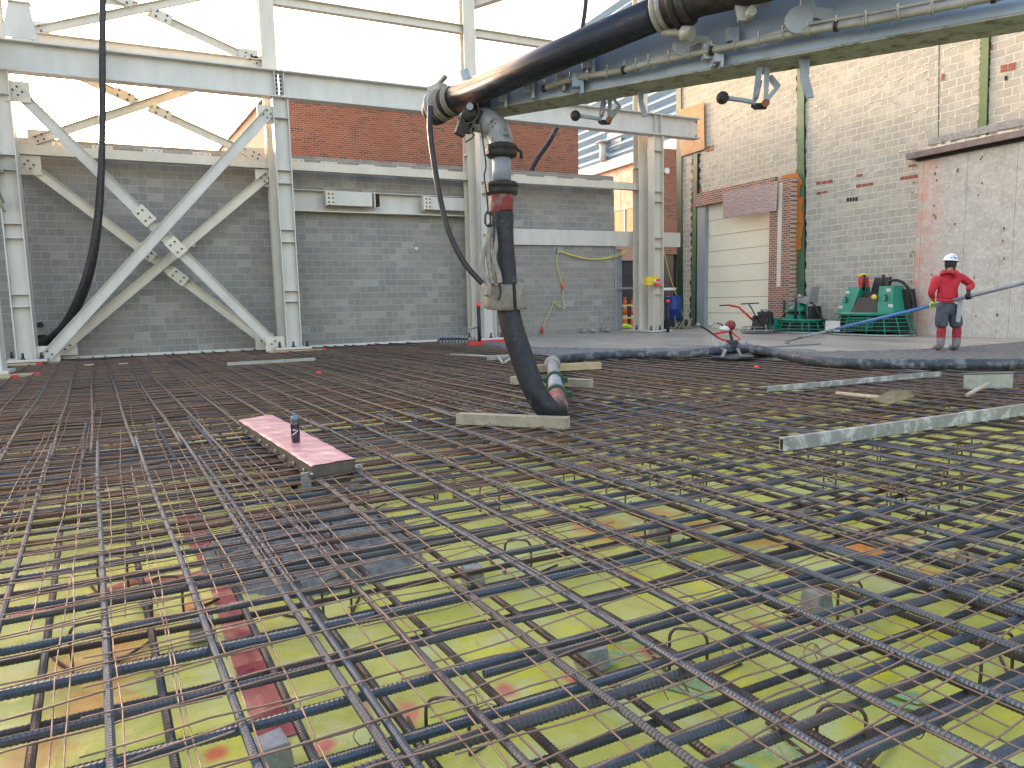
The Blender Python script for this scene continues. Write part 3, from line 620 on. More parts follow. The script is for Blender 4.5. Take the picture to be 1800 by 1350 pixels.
# timber blocking with red ends under the column bases
def board(name, label, p0, p1, wd, ht, cat='board', group=None, red=True, mat='wood'):
    p0, p1 = Vector(p0), Vector(p1); e = thing(name, label, cat, (p0 + p1) / 2, group); MB().bar(p0, p1, wd, ht).build('timber', M[mat], e)
    if red:
        d = (p1 - p0).normalized(); MB().bar(p1 - d * .02, p1 + d * .10, wd + .01, ht + .01).build('painted_end', M['redpaint'], e)
    return e
G = 'red-tipped form boards'
board('form_board', 'red-tipped board under the base of the column left of the cross brace', (-3.9, 20.45, -.06), (-2.85, 20.45, -.06), .09, .14, group=G)
board('form_board', 'red-tipped board under the nearest left column', (-4.2, 16.9, -.06), (-2.45, 17.1, -.06), .25, .12, group=G)
board('form_board', 'short red-marked board lying in front of the nearest left column', (-4.0, 16.6, -.05), (-2.75, 16.6, -.05), .09, .12, group=G)
board('form_board', 'thick red-ended board at the left edge nearest the viewer', (-4.2, 11.4, -.02), (-2.45, 11.4, -.02), .30, .16, group=G)
MB().box((-4.2, 11.05, -.24), (-2.46, 11.1, -.06)).build('form_board', M['redpaint'])
tag(bpy.data.objects['form_board'] if False else COL.objects[-1], 'dark red form face under the thick board at the left edge', 'board')
board('form_board', 'red-tipped board under the base of the second column', (2.45, 20.5, -.06), (3.95, 20.5, -.06), .09, .14, group=G)
o = MB().box((2.85, 20.44, -.13), (3.35, 20.45, -.03)).build('painted_patch', M['redpaint']); o.parent = COL.objects[-2] if False else None
tag(o, 'red painted patch on the board under the second column', 'paint patch')
board('form_board', 'red board behind the pipe stubs at the centre column', (8.4, 20.4, -.02), (9.7, 20.4, -.02), .09, .10, group=G, mat='redpaint')

# ------------------------------------------------------------------ buildings beyond
by = 27.0; c0 = ony(465, 172, by); c1 = ony(1017, 300, by)
bb = thing('brick_building', 'red brick building with dark speckled bricks behind the block wall', 'building', (12, by, 0))
MB().box((c0.x, by, 0), (c1.x, by + .3, c0.z)).build('wall', M['brick_red'], bb)
E_ = onz(385, 265, c0.z); E_ = Vector((c0.x, by, 0)).lerp(Vector((E_.x, E_.y, 0)), 1.15)
MB().plate([(c0.x + .02, by + .31, 0), (E_.x, E_.y, 0), (E_.x, E_.y, c0.z), (c0.x + .02, by + .31, c0.z)], (.3, .1, 0)).build('side_wall', M['brick_red_side'], bb)
MB().box((c1.x - .3, by + .3, 0), (c1.x, by + 16, c0.z)).build('side_wall', M['brick_red_side'], bb)
MB().plate([(c0.x - .06, by - .06, c0.z), (E_.x - .06, E_.y, c0.z), (c1.x, E_.y, c0.z), (c1.x + .06, by - .06, c0.z)], (0, 0, .14)).build('roof_edge', M['jamb'], bb)
bx = 26.0
def XP(px, py, x=bx): return onx(px, py, x)
bl = thing('clad_building', 'pale blue corrugated building with white trim seen between the brick wall and the right wall', 'building', (bx, 34, 0))
ta, tb = XP(1010, 312), XP(1197, 264)
ztrim = (ta.z + tb.z) / 2 - .1
y_a, y_b = ta.y + 3, tb.y - 2
# corrugated face: real ribs
m = MB(); z = ztrim + .602; zt = ztrim + 9.5
while z < zt:
    m.extr((bx, y_b, z), (bx, y_a, z), [(.35, .0), (.06, .0), (-.16, .24), (-.16, .28), (.06, .50), (.35, .50)]); z += .52
m.build('corrugated_wall', M['corr'], bl)
m = MB(); m.box((bx - .25, y_b, ztrim), (bx + .35, y_a, ztrim + .6)); m.build('white_band', M['whitetrim'], bl)
MB().box((bx, y_b, ztrim - 2.6), (bx + .3, y_a, ztrim)).build('pink_wall', M['pink_panel'], bl)
yy = y_b
while yy < y_a: MB().box((bx - .01, yy, ztrim - 2.6), (bx - .003, yy + .04, ztrim)).build('panel_joint', M['jamb'], bl); yy += 2.6
MB().box((bx + .05, y_b, ztrim - 5.0), (bx + .3, y_a, ztrim - 2.6)).build('window_band', M['glass'], bl)
yy = y_b + .8
while yy < y_a: MB().box((bx, yy, ztrim - 5.0), (bx + .049, yy + .12, ztrim - 2.6)).build('mullion', M['whitetrim'], bl); yy += 1.3
MB().box((bx - .06, y_b, ztrim - 5.15), (bx + .049, y_a, ztrim - 5.0)).build('sill', M['whitetrim'], bl)
MB().box((bx, y_b, ztrim - 7.2), (bx + .3, y_a, ztrim - 5.15)).build('lower_wall', M['pink_panel'], bl)
MB().box((bx, y_b, -.2), (bx + .3, y_a, ztrim - 7.2)).build('dark_base', M['darkroom'], bl)
p = XP(1081, 242); MB().box((bx - .06, p.y - .75, p.z - .7), (bx - .005, p.y + .75, p.z + .7)).build('louvre', M['jamb'], bl)
p0, p1 = XP(1067, 278), XP(1067, 252); m = MB(); m.cyl((bx - .3, p0.y, ztrim + .6), (bx - .3, p0.y, p1.z), .22, 12); m.cyl((bx - .3, p0.y, p1.z), (bx - .3, p0.y, p1.z + .15), .5, 12, .3)
m.build('flue', M['whitetrim'], bl)
# brick pier between the frame and the right wall
m = MB(); a = ony(1161, 300, 25.2); b = ony(1196, 300, 25.2); t_ = ony(1180, 262, 25.2)
e = thing('brick_pier', 'narrow red brick wall between the right column and the green posts', 'wall', ((a.x + b.x) / 2, 25.2, 0))
m.box((a.x, 25.2, 3.1), (b.x, 25.6, t_.z)); m.build('wall', M['brick_red'], e)
MB().box((a.x + .95, 25.2, -.1), (b.x, 25.6, 3.1)).build('wall', M['brick_red'], e)
MB().box((a.x - .3, 25.35, -.1), (a.x + .95, 25.5, 3.1)).build('window', M['glass'], e)
MB().box((a.x - .3, 25.3, 1.55), (a.x + 1.0, 25.35, 1.66)).build('window_bar', M['whitetrim'], e)
q = ony(1173, 300, 25.1); MB().cyl((q.x, 25.1, q.z), (q.x, 25.2, q.z), .13, 14).build('wall_lamp', M['white'], e)
q = ony(1118, 578, 26.5); 
# dark opening past the wall end, its inner shade painted as a dark back sheet
e = thing('service_bay', 'dark service opening behind the orange delineators at the end of the block wall', 'doorway', (17, 28, 0))
MB().box((15.8, 28, -.1), (21.0, 28.2, 3.0)).build('shade_back', M['darkroom'], e)
MB().box((15.6, 27.9, 3.0), (21.4, 28.1, 4.1)).build('header', M['pink_panel'], e)
MB().box((15.22, WY + .05, 0), (15.30, WY + .25, 3.15)).build('post', M['jamb'], e)
MB().box((15.55, WY + .5, 0), (15.85, WY + .8, 3.1)).build('post', M['jamb'], e)
MB().box((15.2, WY + .35, 1.58), (17.2, WY + .42, 1.66)).build('rail', M['jamb'], e)

# ------------------------------------------------------------------ right wall (plane facing -x)
RX = 19.2; RXP = 19.5
def rx(px, py, off=0.0):
    p = onx(px, py, RX); return Vector((RX - off, p.y, p.z))
def xplate(mb, pts, off, thick):
    mb.plate([rx(px, py, off) for px, py in pts], (-thick, 0, 0)); return mb
rw = thing('gable_block_wall', 'tall tan concrete block wall along the right with exposed green columns', 'wall', (RX, 15, 0))
dL, dR = rx(1240, 470).y, rx(1364, 470).y; dT = rx(1300, 350).z
yend = rx(1197, 400).y
m = MB(); m.box((RX, dL, 0), (RX + .3, yend, 12)); m.box((RX, -2, 0), (RX + .3, dR, 12)); m.box((RX, dR, dT), (RX + .3, dL, 12)); m.build('wall', M['cmu_tan'], rw)
def ragged(px0, y0, px1, y1, wpx, n, amp):
    L, Rr = [], []
    for i in range(n + 1):
        t = i / n; x = px0 + (px1 - px0) * t; y = y0 + (y1 - y0) * t
        L.append((x - wpx/2 - random.uniform(0, amp), y)); Rr.append((x + wpx/2 + random.uniform(0, amp), y))
        if i < n:
            y2 = y + (y1 - y0) / n * .5
            L.append((x - wpx/2 - random.uniform(0, amp * .4), y2)); Rr.append((x + wpx/2 + random.uniform(0, amp * .4), y2))
    return L + Rr[::-1]
GC = [('leftmost dark green steel post at the end of the right wall', 1194, 100, 1197, 584, 9, 'greendark', 0),
      ('green steel post left of the cream roller door', 1224, 270, 1219, 582, 7, 'greencol', 5),
      ('green steel column exposed between the door pier and the blank block bay', 1409, 120, 1409, 520, 12, 'greencol', 3.5),
      ('olive green steel column above the cast concrete infill', 1734, 40, 1728, 240, 14, 'greencol2', 3)]
for lab, x0, y0, x1, y1, wp, mt, amp in GC:
    mb = MB(); e = thing('green_column', lab, 'column', rx((x0+x1)/2, y1), 'green columns in the right wall')
    if amp: xplate(MB(), ragged(x0, y0, x1, y1, wp + 1, 22, amp), .003, .012).build('broken_edge', M['gap'], e)
    xplate(mb, [(x0 - wp/2, y0), (x0 + wp/2, y0), (x1 + wp/2, y1), (x1 - wp/2, y1)], .018, .03); mb.build('shaft', M[mt], e)
# exposed clay tile patches set flush in the wall
mb = MB()
def patch(px, py, wpx, hpx, n=2, sl=-.15):
    for i in range(n):
        xa = px + i * wpx / n; xb = xa + wpx / n * .82; ya = py + sl * (xa - px); yb = py + sl * (xb - px)
        xplate(mb, [(xa, ya), (xb, yb), (xb, yb + hpx), (xa, ya + hpx)], .003, .008)
for a in ((1435, 320, 30, 5, 3), (1506, 307, 12, 4, 1), (1505, 325, 32, 5, 3), (1583, 311, 31, 6, 4), (1436, 338, 20, 5, 2), (1597, 290, 16, 4, 1), (1242, 258, 14, 4, 2, -.3), (1242, 264, 14, 4, 2, -.3),
          (1655, 130, 6, 12, 1), (1759, 115, 28, 6, 2, -.22), (1759, 122, 28, 6, 2, -.22), (1739, 80, 7, 8, 1), (1228, 312, 6, 4, 1), (1228, 330, 6, 8, 1), (1226, 345, 6, 6, 1)): patch(*a)
for i in range(19): patch(1214 + random.uniform(0, 1), 285 + i * 15.5 + random.uniform(-3, 3), 5, 6, 1)
for i in range(8): patch(1225 + random.uniform(0, 1), 300 + i * 17 + random.uniform(-3, 3), 4, 5, 1)
mb.build('clay_tile_patches', M['clay'], rw)
mb = MB()
for i in range(4): xplate(mb, [(1489 + i*5, 348 - i*.4), (1492.5 + i*5, 347.6 - i*.4), (1492.5 + i*5, 354 - i*.4), (1489 + i*5, 354.5 - i*.4)], .003, .006)
xplate(mb, [(1766, 134), (1771, 133), (1771, 141), (1766, 142)], .003, .006)
for px in (1650.5,): xplate(mb, [(px, 66), (px + .9, 66), (px - .6, 252), (px - 1.5, 252)], .003, .004)
mb.build('holes', M['gap'], rw)
# mortar lumps smeared along some joints
mb = MB()
for i in range(150):
    y = random.uniform(9.5, 22); z = round(random.uniform(1.0, 9.5) / .2) * .2; L = random.uniform(.15, .9)
    if dR - .3 < y < dL + .3 and z < dT + .2: continue
    if y < 13.6 and z < 5.2: continue
    pts = []; k = max(3, int(L / .08))
    for j in range(k + 1): pts.append((RX - .002, y + L * j / k, z + random.uniform(-.012, .012)))
    mb.tube(pts, [random.uniform(.008, .02) for _ in pts], 6)
mb.build('mortar_smears', M['mortar_lump'], rw)
# cast concrete infill with steel lintel and broken ledge
ci = thing('concrete_infill', 'blotchy pale cast concrete panel with an orange stain, behind the worker', 'wall panel', (RX, 9, 0))
cy, cz = rx(1613, 400).y, rx(1613, 285).z
MB().box((RX - .05, -2, 0), (RX - .003, cy, cz)).build('panel', M['conc_wall'], ci)
tie_me = None
for i in range(56):
    mb = MB(); y = 13.4 - (i % 9) * 1.22 * .5 + random.uniform(-.06, .06) ; z = random.uniform(.3, cz - .2)
    mb.box((RX - .07, y, z), (RX - .051, y + random.uniform(.015, .035), z + random.uniform(.03, .08)))
    mb.build('form_tie', M['rustplate'], ci)
li = thing('steel_lintel', 'brown steel lintel above the cast concrete panel', 'lintel', (RX, 9, cz))
l0 = rx(1603, 300).y
MB().box((RX - .28, -2, cz + .08), (RX - .003, l0, cz + .24)).build('lintel_plate', M['ironbeam'], li)
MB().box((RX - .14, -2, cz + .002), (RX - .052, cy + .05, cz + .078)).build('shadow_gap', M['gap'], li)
mb = MB(); q = rx(1634, 262)
pts = []; y = q.y
while y > -2: pts.append(y); y -= .13
for a, b in zip(pts, pts[1:]):
    h = random.uniform(.02, .10); mb.box((RX - random.uniform(.04, .14), b, cz + .242), (RX - .003, a, cz + .26 + h))
mb.build('broken_mortar', M['mortar_lump'], li)
MB().box((RX - .06, -2, cz + .38), (RX - .003, q.y, cz + .56)).build('ledge', M['concrete_old'], li)
# roller door, jamb, brick header and pier
rd = thing('overhead_door', 'cream sectional overhead door in the right wall', 'door', (RX, (dL + dR) / 2, 0))
nsec = 8; hsec = dT / nsec
for i in range(nsec): MB().box((RX + .12, dR, i * hsec + .008), (RX + .17, dL, (i + 1) * hsec - .008)).build('door_panel', M['door'], rd)
MB().box((RX + .175, dR, 0), (RX + .2, dL, dT)).build('door_backing', M['jamb'], rd)
MB().box((RX - .06, dL - .02, 0), (RX + .12, dL + .42, dT)).build('jamb', M['jamb'], rd)
hp = thing('brick_pier', 'red brick pier and header framing the overhead door', 'pier', (RX, dR, 0))
pR = rx(1403, 400).y; pT = rx(1403, 313).z
MB().box((RX - .34, pR, 0), (RX - .003, dR, pT)).build('pier', M['brick_pier'], hp)
MB().box((RX - .12, dR, dT + .002), (RX - .003, dL + .55, dT + .5)).build('header', M['brick_pier'], hp)
MB().box((RX - .12, dR, pT - .42), (RX - .003, dR + 3.0, pT - .30)).build('header_course', M['brick_pier'], hp) if False else None
mb = MB(); ym = (pR + dR) / 2; mb.box((RX - .345, ym - .08, 1.5), (RX - .341, ym + .10, pT - .1)); mb.build('mortar_band', M['mortar_lump'], hp)
pl = MB(); pts = [onx(*q, RX - .42) for q in ((1271, 339), (1368, 319), (1365, 370), (1272, 384))]; pl.plate(pts, (-.02, 0, 0))
tag(pl.build('plywood_sheet', M['plywood']), 'weathered plywood sheet nailed over the top of the cream door', 'plywood')
ob = [((1376, 309), (1404, 304), (1412, 318), (1413, 324), (1403, 330), (1400, 312), (1377, 314)), ((1400, 326), (1410, 326), (1407, 348), (1400, 349)), ((1402, 347), (1415, 346), (1411, 372), (1401, 373)), ((1402, 372), (1414, 371), (1415, 392), (1401, 394)),
      ((1401, 394), (1416, 393), (1412, 417), (1401, 417)), ((1400, 417), (1411, 416), (1411, 439), (1400, 440)), ((1399, 441), (1404, 441), (1403, 460), (1399, 458))]
ol = ['uppermost orange board scrap wrapping the top of the brick pier', 'second orange board scrap down the brick pier', 'third orange board scrap down the brick pier', 'fourth orange board scrap down the brick pier', 'fifth orange board scrap down the brick pier', 'sixth orange board scrap down the brick pier', 'small lowest orange board scrap on the brick pier']
for pts, lab in zip(ob, ol):
    mb = MB(); xplate(mb, pts, .05 + random.uniform(0, .02), .02); tag(mb.build('board_scrap', M['orange_board']), lab, 'board scrap', 'orange board scraps beside the brick pier')
mb = MB(); xplate(mb, ((1198, 193), (1240, 180), (1241, 262), (1200, 275), (1197, 250), (1202, 238), (1199, 215)), .06, .02)
tag(mb.build('closure_board', M['tan_board']), 'tan plywood panel closing the wall where the runway beam ends', 'plywood')
# ================================================================== REINFORCEMENT
ZT, ZB, ZM = -0.062, -0.150, -0.028
def ribbed(L, r, pitch, seg=8, wob=0.006, seed=0, ph=0.35):
    rnd = random.Random(seed); mb = MB(); nr = int(L / pitch * 3); vs = []
    k1, k2 = rnd.uniform(0, 6), rnd.uniform(0, 6)
    for i in range(nr + 1):
        x = L * i / nr
        oy = wob * math.sin(x * .9 + k1); oz = wob * .5 * math.sin(x * 1.7 + k2)
        for k in range(seg):
            a = 2 * math.pi * k / seg
            fr = ((x / pitch) + k / seg * ph * (1 if k < seg / 2 else -1)) % 1.0
            rr = r * (1.07 if fr < .36 else 0.955)
            vs.append((x, oy + rr * math.cos(a), oz + rr * math.sin(a)))
    fs = [(i*seg+k, (i+1)*seg+k, (i+1)*seg+(k+1) % seg, i*seg+(k+1) % seg) for i in range(nr) for k in range(seg)]
    mb.add(vs, fs, False); b = 0
    mb.f.append(tuple(range(seg))); mb.sm.append(False); mb.f.append(tuple(nr*seg + k for k in range(seg-1, -1, -1))); mb.sm.append(False)
    return mb
def plain(L, r, seg=6, wob=0.012, seed=0):
    rnd = random.Random(seed); n = int(L / .5); k1, k2 = rnd.uniform(0, 6), rnd.uniform(0, 6)
    return MB().tube([(L * i / n, wob * math.sin(L * i / n * .8 + k1), wob * .5 * math.sin(L * i / n * 1.3 + k2)) for i in range(n + 1)], r, seg)
def proto(mb, name, mat): 
    me = bpy.data.meshes.new(name); me.from_pydata([tuple(v) for v in mb.v], [], mb.f); me.polygons.foreach_set('use_smooth', mb.sm); me.materials.append(mat); me.update(); return me
near_top = [proto(ribbed(8, .0160, .016, seed=i), 'rebar', M['rebar']) for i in range(3)]
near_big = [proto(ribbed(8, .020, .019, seed=i + 20, ph=.2), 'rebar', M['rebar']) for i in range(2)]
near_bot = [proto(ribbed(8, .0145, .016, seed=i + 9), 'rebar', M['rebar_dark']) for i in range(2)]
near_len = [proto(ribbed(8, .0135, .016, seed=i + 50), 'rebar', M['rebar']) for i in range(3)]
mid_top = [proto(ribbed(10, .0165, .03, 6, seed=i + 30), 'rebar', M['rebar_rust']) for i in range(3)]
far_top = [proto(plain(26, .0165, seed=i), 'rebar', M['rebar_rust']) for i in range(3)]
far_dk = [proto(plain(26, .0165, seed=i + 5), 'rebar', M['rebar_dark']) for i in range(3)]
long_y = [proto(plain(13, .0165, seed=i + 8), 'rebar', M['rebar_dark']) for i in range(3)]
def put(me, x, y, z, ang, label, group, L0, L, tilt=0.0):
    o = bpy.data.objects.new('rebar', me); COL.objects.link(o); o.location = (x, y, z); o.rotation_euler = (random.uniform(0, 3), tilt, ang)
    o.scale = (L / L0, 1, 1); return tag(o, label, 'rebar', group)
L1 = 'blue-grey ribbed steel bar of the upper layer crossing sideways in the foreground'
L2 = 'darker ribbed steel bar of the lower layer crossing sideways in the foreground'
L3 = 'ribbed steel bar of the upper layer running away from the viewer in the foreground'
L4 = 'darker ribbed steel bar of the lower layer running away from the viewer in the foreground'
L5 = 'rusty closely packed steel bar crossing sideways in the middle of the mat'
L6 = 'rusty steel bar of the lower layer crossing sideways in the middle of the mat'
L7 = 'thin-looking brown steel bar crossing left to right far back in the mat'
L8 = 'steel bar running away from the viewer in the far half of the mat'
# crossways bars, foreground
ys = [1.00, 1.19, 1.36, 1.55, 1.85, 2.17, 2.46, 2.79, 3.11, 3.42]
for i, y in enumerate(ys):
    b = i % 3 == 1
    put(random.choice(near_big if b else near_top), -1.8 + random.uniform(-.3, .3), y + random.uniform(-.01, .01), ZT, R_(random.uniform(-.7, .8)), L1, 'upper crossways bars in the foreground', 8, 8)
for i, y in enumerate([1.10, 1.42, 1.70, 2.03, 2.36, 2.70, 2.98, 3.28]):
    put(random.choice(near_bot), -1.8, y + random.uniform(-.03, .03), ZB, R_(random.uniform(-.8, .8)), L2, 'lower crossways bars in the foreground', 8, 8)
o1 = put(near_top[0], 0.9, 2.135, ZT - .004, R_(.4), L1, 'upper crossways bars in the foreground', 8, 5)
o1 = put(near_top[1], 0.2, 1.89, ZT - .004, R_(.5), L1, 'upper crossways bars in the foreground', 8, 5)
# middle: dense and rusty
y = 3.6; i = 0
while y < 8.4:
    L = 10; x0 = -2.6 - (y - 3.6) * .12
    d = .215 if y < 4.9 else .165 if y < 6.8 else .22
    Ln = min(edge_x(y) + .5 - x0, 14) if y > 6.2 else 11.5 + (y - 3.6) * .6
    bl_ = y < 4.2 or i % 3 == 0
    put(random.choice(near_top if bl_ else mid_top), x0 + random.uniform(-.3, .3), y, ZT + random.uniform(-.008, .003), R_(random.uniform(-.9, .9)), L5 if not bl_ else L1, 'rusty crossways bars in the middle' if not bl_ else 'upper crossways bars in the foreground', 8 if bl_ else 10, Ln)
    if i % 2 == 0 and y > 4.9: put(random.choice(mid_top), x0, y + .07, ZB + random.uniform(0, .012), R_(random.uniform(-.8, .8)), L6, 'lower rusty crossways bars in the middle', 10, Ln)
    y += d + random.uniform(-.03, .03); i += 1
# far crossways bars
y = 8.5; i = 0
while y < 22.2:
    x0 = -3.7; x1 = min(edge_x(y) + .6, 12.0)
    put(random.choice(far_top if i % 3 else far_dk), x0, y, ZT, R_(random.uniform(-.35, .35)), L7, 'far crossways bars', 26, x1 - x0)
    put(random.choice(far_top), x0, y + .12, ZB, R_(random.uniform(-.35, .35)), L7, 'far crossways bars', 26, x1 - x0)
    y += .25 + random.uniform(-.05, .05); i += 1
# lengthwise bars, foreground, from x at y=2.5
DX = -math.tan(R_(4.4))
xs = [-1.65, -1.28, -.94, -.60, -.25, .10, .41, .72, 1.09, 1.43, 1.76, 2.09, 2.46, 2.79, 3.13, 3.48, 3.82, 4.2, 4.55, 4.9, 5.25, 5.6]
for i, x in enumerate(xs):
    put(random.choice(near_len), x - DX * 1.9, .6, ZT + .036, R_(94.4 + random.uniform(-.35, .35)), L3, 'upper lengthwise bars in the foreground', 8, 7.2)
    if i % 7 == 6: put(random.choice(near_len), x - DX * 1.9 + .03, .9, ZT + .036, R_(94.4 + random.uniform(-.2, .2)), L3, 'upper lengthwise bars in the foreground', 8, 5.5)
    put(random.choice(near_bot), x + .16 - DX * 1.9, .6, ZB + .034, R_(94.4 + random.uniform(-.6, .6)), L4, 'lower lengthwise bars in the foreground', 8, 7.2)
n_ind = len([o for o in COL.objects if o.name.startswith('rebar')])
# lengthwise bars, far half
cnt = 0; extra = MB()
x = -1.65 - .34 * 5 - .35
xx = []
while x < 13.5: xx.append(x); x += .34
for i, x in enumerate(xx):
    # x is measured at y = 7; clip where the bar meets fresh concrete
    y0 = 7.0 if x < 5.6 else 3.0 + (x - 5.6) * .25; y1 = 22.3; yy = y0
    while yy < y1 and x + DX * (yy - 7) < edge_x(yy) + .3: yy += .2
    if yy - y0 < .6: continue
    xs0 = x + DX * (y0 - 7) + random.uniform(-.03, .03)
    if x + DX * (yy - 7) < -4 and False: continue
    put(random.choice(long_y), xs0, y0, ZT + .034, R_(94.4 + random.uniform(-.25, .25)), L8, 'far lengthwise bars', 13, yy - y0)
    p = Vector((xs0 + .17, y0, ZB + .03)); extra.tube([p, p + Vector((DX * (yy - y0) * .5 + random.uniform(-.03, .03), (yy - y0) * .5, 0)), p + Vector((DX * (yy - y0), yy - y0, 0))], .015, 5)
o = extra.build('lower_rebar', M['rebar_rust']); tag(o, 'far lower layer of steel bars running away from the viewer under the mat', 'rebar'); o['kind'] = 'stuff'
# lap bar bundles on the left, running away
for x, y0, L in ((-.62, 5.6, 3.6), (.42, 5.2, 3.8), (.0, 6.3, 3)):
    put(near_len[0], x, y0, ZT + .036, R_(94.4 + random.uniform(-.6, .6)), L3, 'upper lengthwise bars in the foreground', 8, L)
# thin wire mesh sheets on top
def wire_sheet(W, L, seed, fine=True):
    rnd = random.Random(seed); mb = MB(); r = .0034 if fine else .004
    nx, ny = int(W / .30), int(L / .21)
    def hz(x, y, k): return .010 * math.sin(x * 3.1 + k) + .008 * math.sin(y * 2.3 + k * 2) + rnd.uniform(-.003, .003)
    for i in range(nx + 1):
        x = W * i / nx; pts = []; ph = rnd.uniform(0, 6)
        n = int(L / .21)
        for j in range(n + 1): y = L * j / n; pts.append((x + .010 * math.sin(y * 2.1 + ph) + rnd.uniform(-.004, .004), y, hz(x, y, seed)))
        mb.tube(pts, r, 4, False)
    for j in range(ny + 1):
        y = L * j / ny + rnd.uniform(-.01, .01); pts = []; ph = rnd.uniform(0, 6); n = int(W / .15)
        for i in range(n + 1): x = (W + .2) * i / n - .1; pts.append((x, y + .016 * math.sin(x * 4 + ph) + rnd.uniform(-.007, .007), hz(x, y, seed) + .006 + rnd.uniform(-.003, .004)))
        mb.tube(pts, r, 4, False)
    return mb
sheets = [proto(wire_sheet(2.3, 5.2, s), 'wire_mesh', M['wire']) for s in (1, 2, 3)]
k = 0
for j, y0 in enumerate((.75, 5.6, 10.6, 15.6)):
    x0 = -2.2 - j * .75
    while x0 < 12:
        yc = y0 + 2.6
        if x0 + 1.1 < edge_x(min(yc, 21)) - .3 and not (y0 > 12 and x0 > 7):
            o = bpy.data.objects.new('wire_mesh', sheets[k % 3]); COL.objects.link(o); o.location = (x0, y0 + random.uniform(-.15, .15), ZM + .004 * (k % 2)); o.rotation_euler = (0, 0, R_(random.uniform(1.5, 4.5)))
            tag(o, 'thin brown wire mesh sheet lying loosely on the steel bars', 'wire mesh', 'wire mesh sheets over the bars'); k += 1
        x0 += 2.1
# second overlapping layer of wires close to the viewer
for x0, y0, a in ((-1.6, .85, 4.0), (.75, .95, 2.5), (3.0, .8, 5.0), (-1.2, 3.0, 3.2)):
    o = bpy.data.objects.new('wire_mesh', sheets[k % 3]); COL.objects.link(o); o.location = (x0, y0 + .08, ZM + .012); o.rotation_euler = (0, 0, R_(a))
    tag(o, 'thin brown wire mesh sheet lying loosely on the steel bars', 'wire mesh', 'wire mesh sheets over the bars'); k += 1
# bent bar chairs holding the layers apart
def chair_mesh():
    pts = [Vector((-.19, .19, -.19)), Vector((-.085, .02, -.19)), Vector((-.07, 0, -.175))] + [Vector((-.07, 0, -.05)), Vector((-.06, 0, -.015)), Vector((-.035, 0, 0)), Vector((.035, 0, 0)), Vector((.06, 0, -.015)), Vector((.07, 0, -.05))] + [Vector((.07, 0, -.175)), Vector((.085, .02, -.19)), Vector((.19, .16, -.19))]
    return MB().tube(smooth_path(pts, 4), .0062, 7)
cm = proto(chair_mesh(), 'rebar_chair', M['chair'])
CH = [(155, 1090), (195, 975), (590, 1010), (785, 1220), (910, 945), (1210, 1100), (1480, 1235), (1495, 1022), (1755, 1110), (1155, 905), (1230, 817), (1690, 970), (1690, 830), (1530, 700), (560, 905), (290, 1010), (1640, 880), (1000, 820), (1320, 760), (420, 690), (700, 830), (860, 850)]
for i in range(60):
    CH.append((random.uniform(20, 1780), random.uniform(665, 860)))
n = 0
for px, py in CH:
    p = onz(px, py, -.035)
    if p.x > edge_x(p.y) - .3 or p.y > 16 or (.4 < p.x < 1.6 and 4.9 < p.y < 8.8): continue
    o = bpy.data.objects.new('rebar_chair', cm); COL.objects.link(o); o.location = (p.x, p.y, -.046 + random.uniform(-.006, .006)); o.rotation_euler = (0, 0, random.uniform(-.9, .5)); n += 1
    tag(o, 'thin bent steel bar chair standing between the bar layers', 'bar chair', 'bent bar chairs')
# loose tie wires at some crossings near the viewer
tm = proto(MB().tube(smooth_path([(0, -.03, 0), (.012, 0, .028), (0, .03, .004), (-.012, .0, -.03), (.0, -.028, .0), (.03, -.05, .01), (.06, -.05, -.02), (.05, -.02, -.05)], 4), .0015, 5), 'tie_wire', M['tie'])
for px, py in ((1303, 1140), (1438, 1155), (1452, 1195), (1612, 1285), (640, 1300), (830, 1245), (1205, 1215), (560, 1050), (1640, 1270)):
    p = onz(px, py, ZT); o = bpy.data.objects.new('tie_wire', tm); COL.objects.link(o); o.location = (p.x, p.y, ZT + .012); o.rotation_euler = (0, 0, random.uniform(0, 3))
    tag(o, 'small twisted tie wire round a crossing of two bars', 'tie wire', 'tie wires')
# concrete spacer blocks
BL = [((1040, 1155), 'grey concrete spacer block under the bars between the two printed words'), ((478, 1325), 'grey concrete spacer block at the near end of the red tape'), ((830, 1010), 'grey concrete spacer block under the bars right of the broken footing'),
      ((1435, 1055), 'grey concrete spacer block under the bars beside the yellow fold'), ((1160, 935), 'grey concrete spacer block among the orange spray marks'), ((355, 1105), 'grey concrete spacer block halfway along the red tape'), ((1710, 980), 'grey concrete spacer block by the right edge of the film'), ((1410, 890), 'grey concrete spacer block nearest the middle of the mat'),
      ((625, 940), 'smooth grey concrete pad in the broken footing')]
for i, ((px, py), lab) in enumerate(BL):
    p = onz(px, py, -.2); s = .052 if i < 8 else .16
    mb = MB(); Mx = Matrix.Translation((p.x, p.y, -.235)) @ Matrix.Rotation(random.uniform(-.2, .3), 4, 'Z')
    b = s; a2 = s * .86
    vs = [Mx @ Vector(q) for q in ((-b, -b, 0), (b, -b, 0), (b, b, 0), (-b, b, 0), (-a2, -a2, .085 if i < 8 else .05), (a2, -a2, .08 if i < 8 else .05), (a2, a2, .085 if i < 8 else .05), (-a2, a2, .082 if i < 8 else .05))]
    mb.add(vs, [(0, 3, 2, 1), (4, 5, 6, 7), (0, 1, 5, 4), (1, 2, 6, 5), (2, 3, 7, 6), (3, 0, 4, 7)])
    tag(mb.build('spacer_block', M['dobie']), lab, 'spacer block', 'concrete spacer blocks')
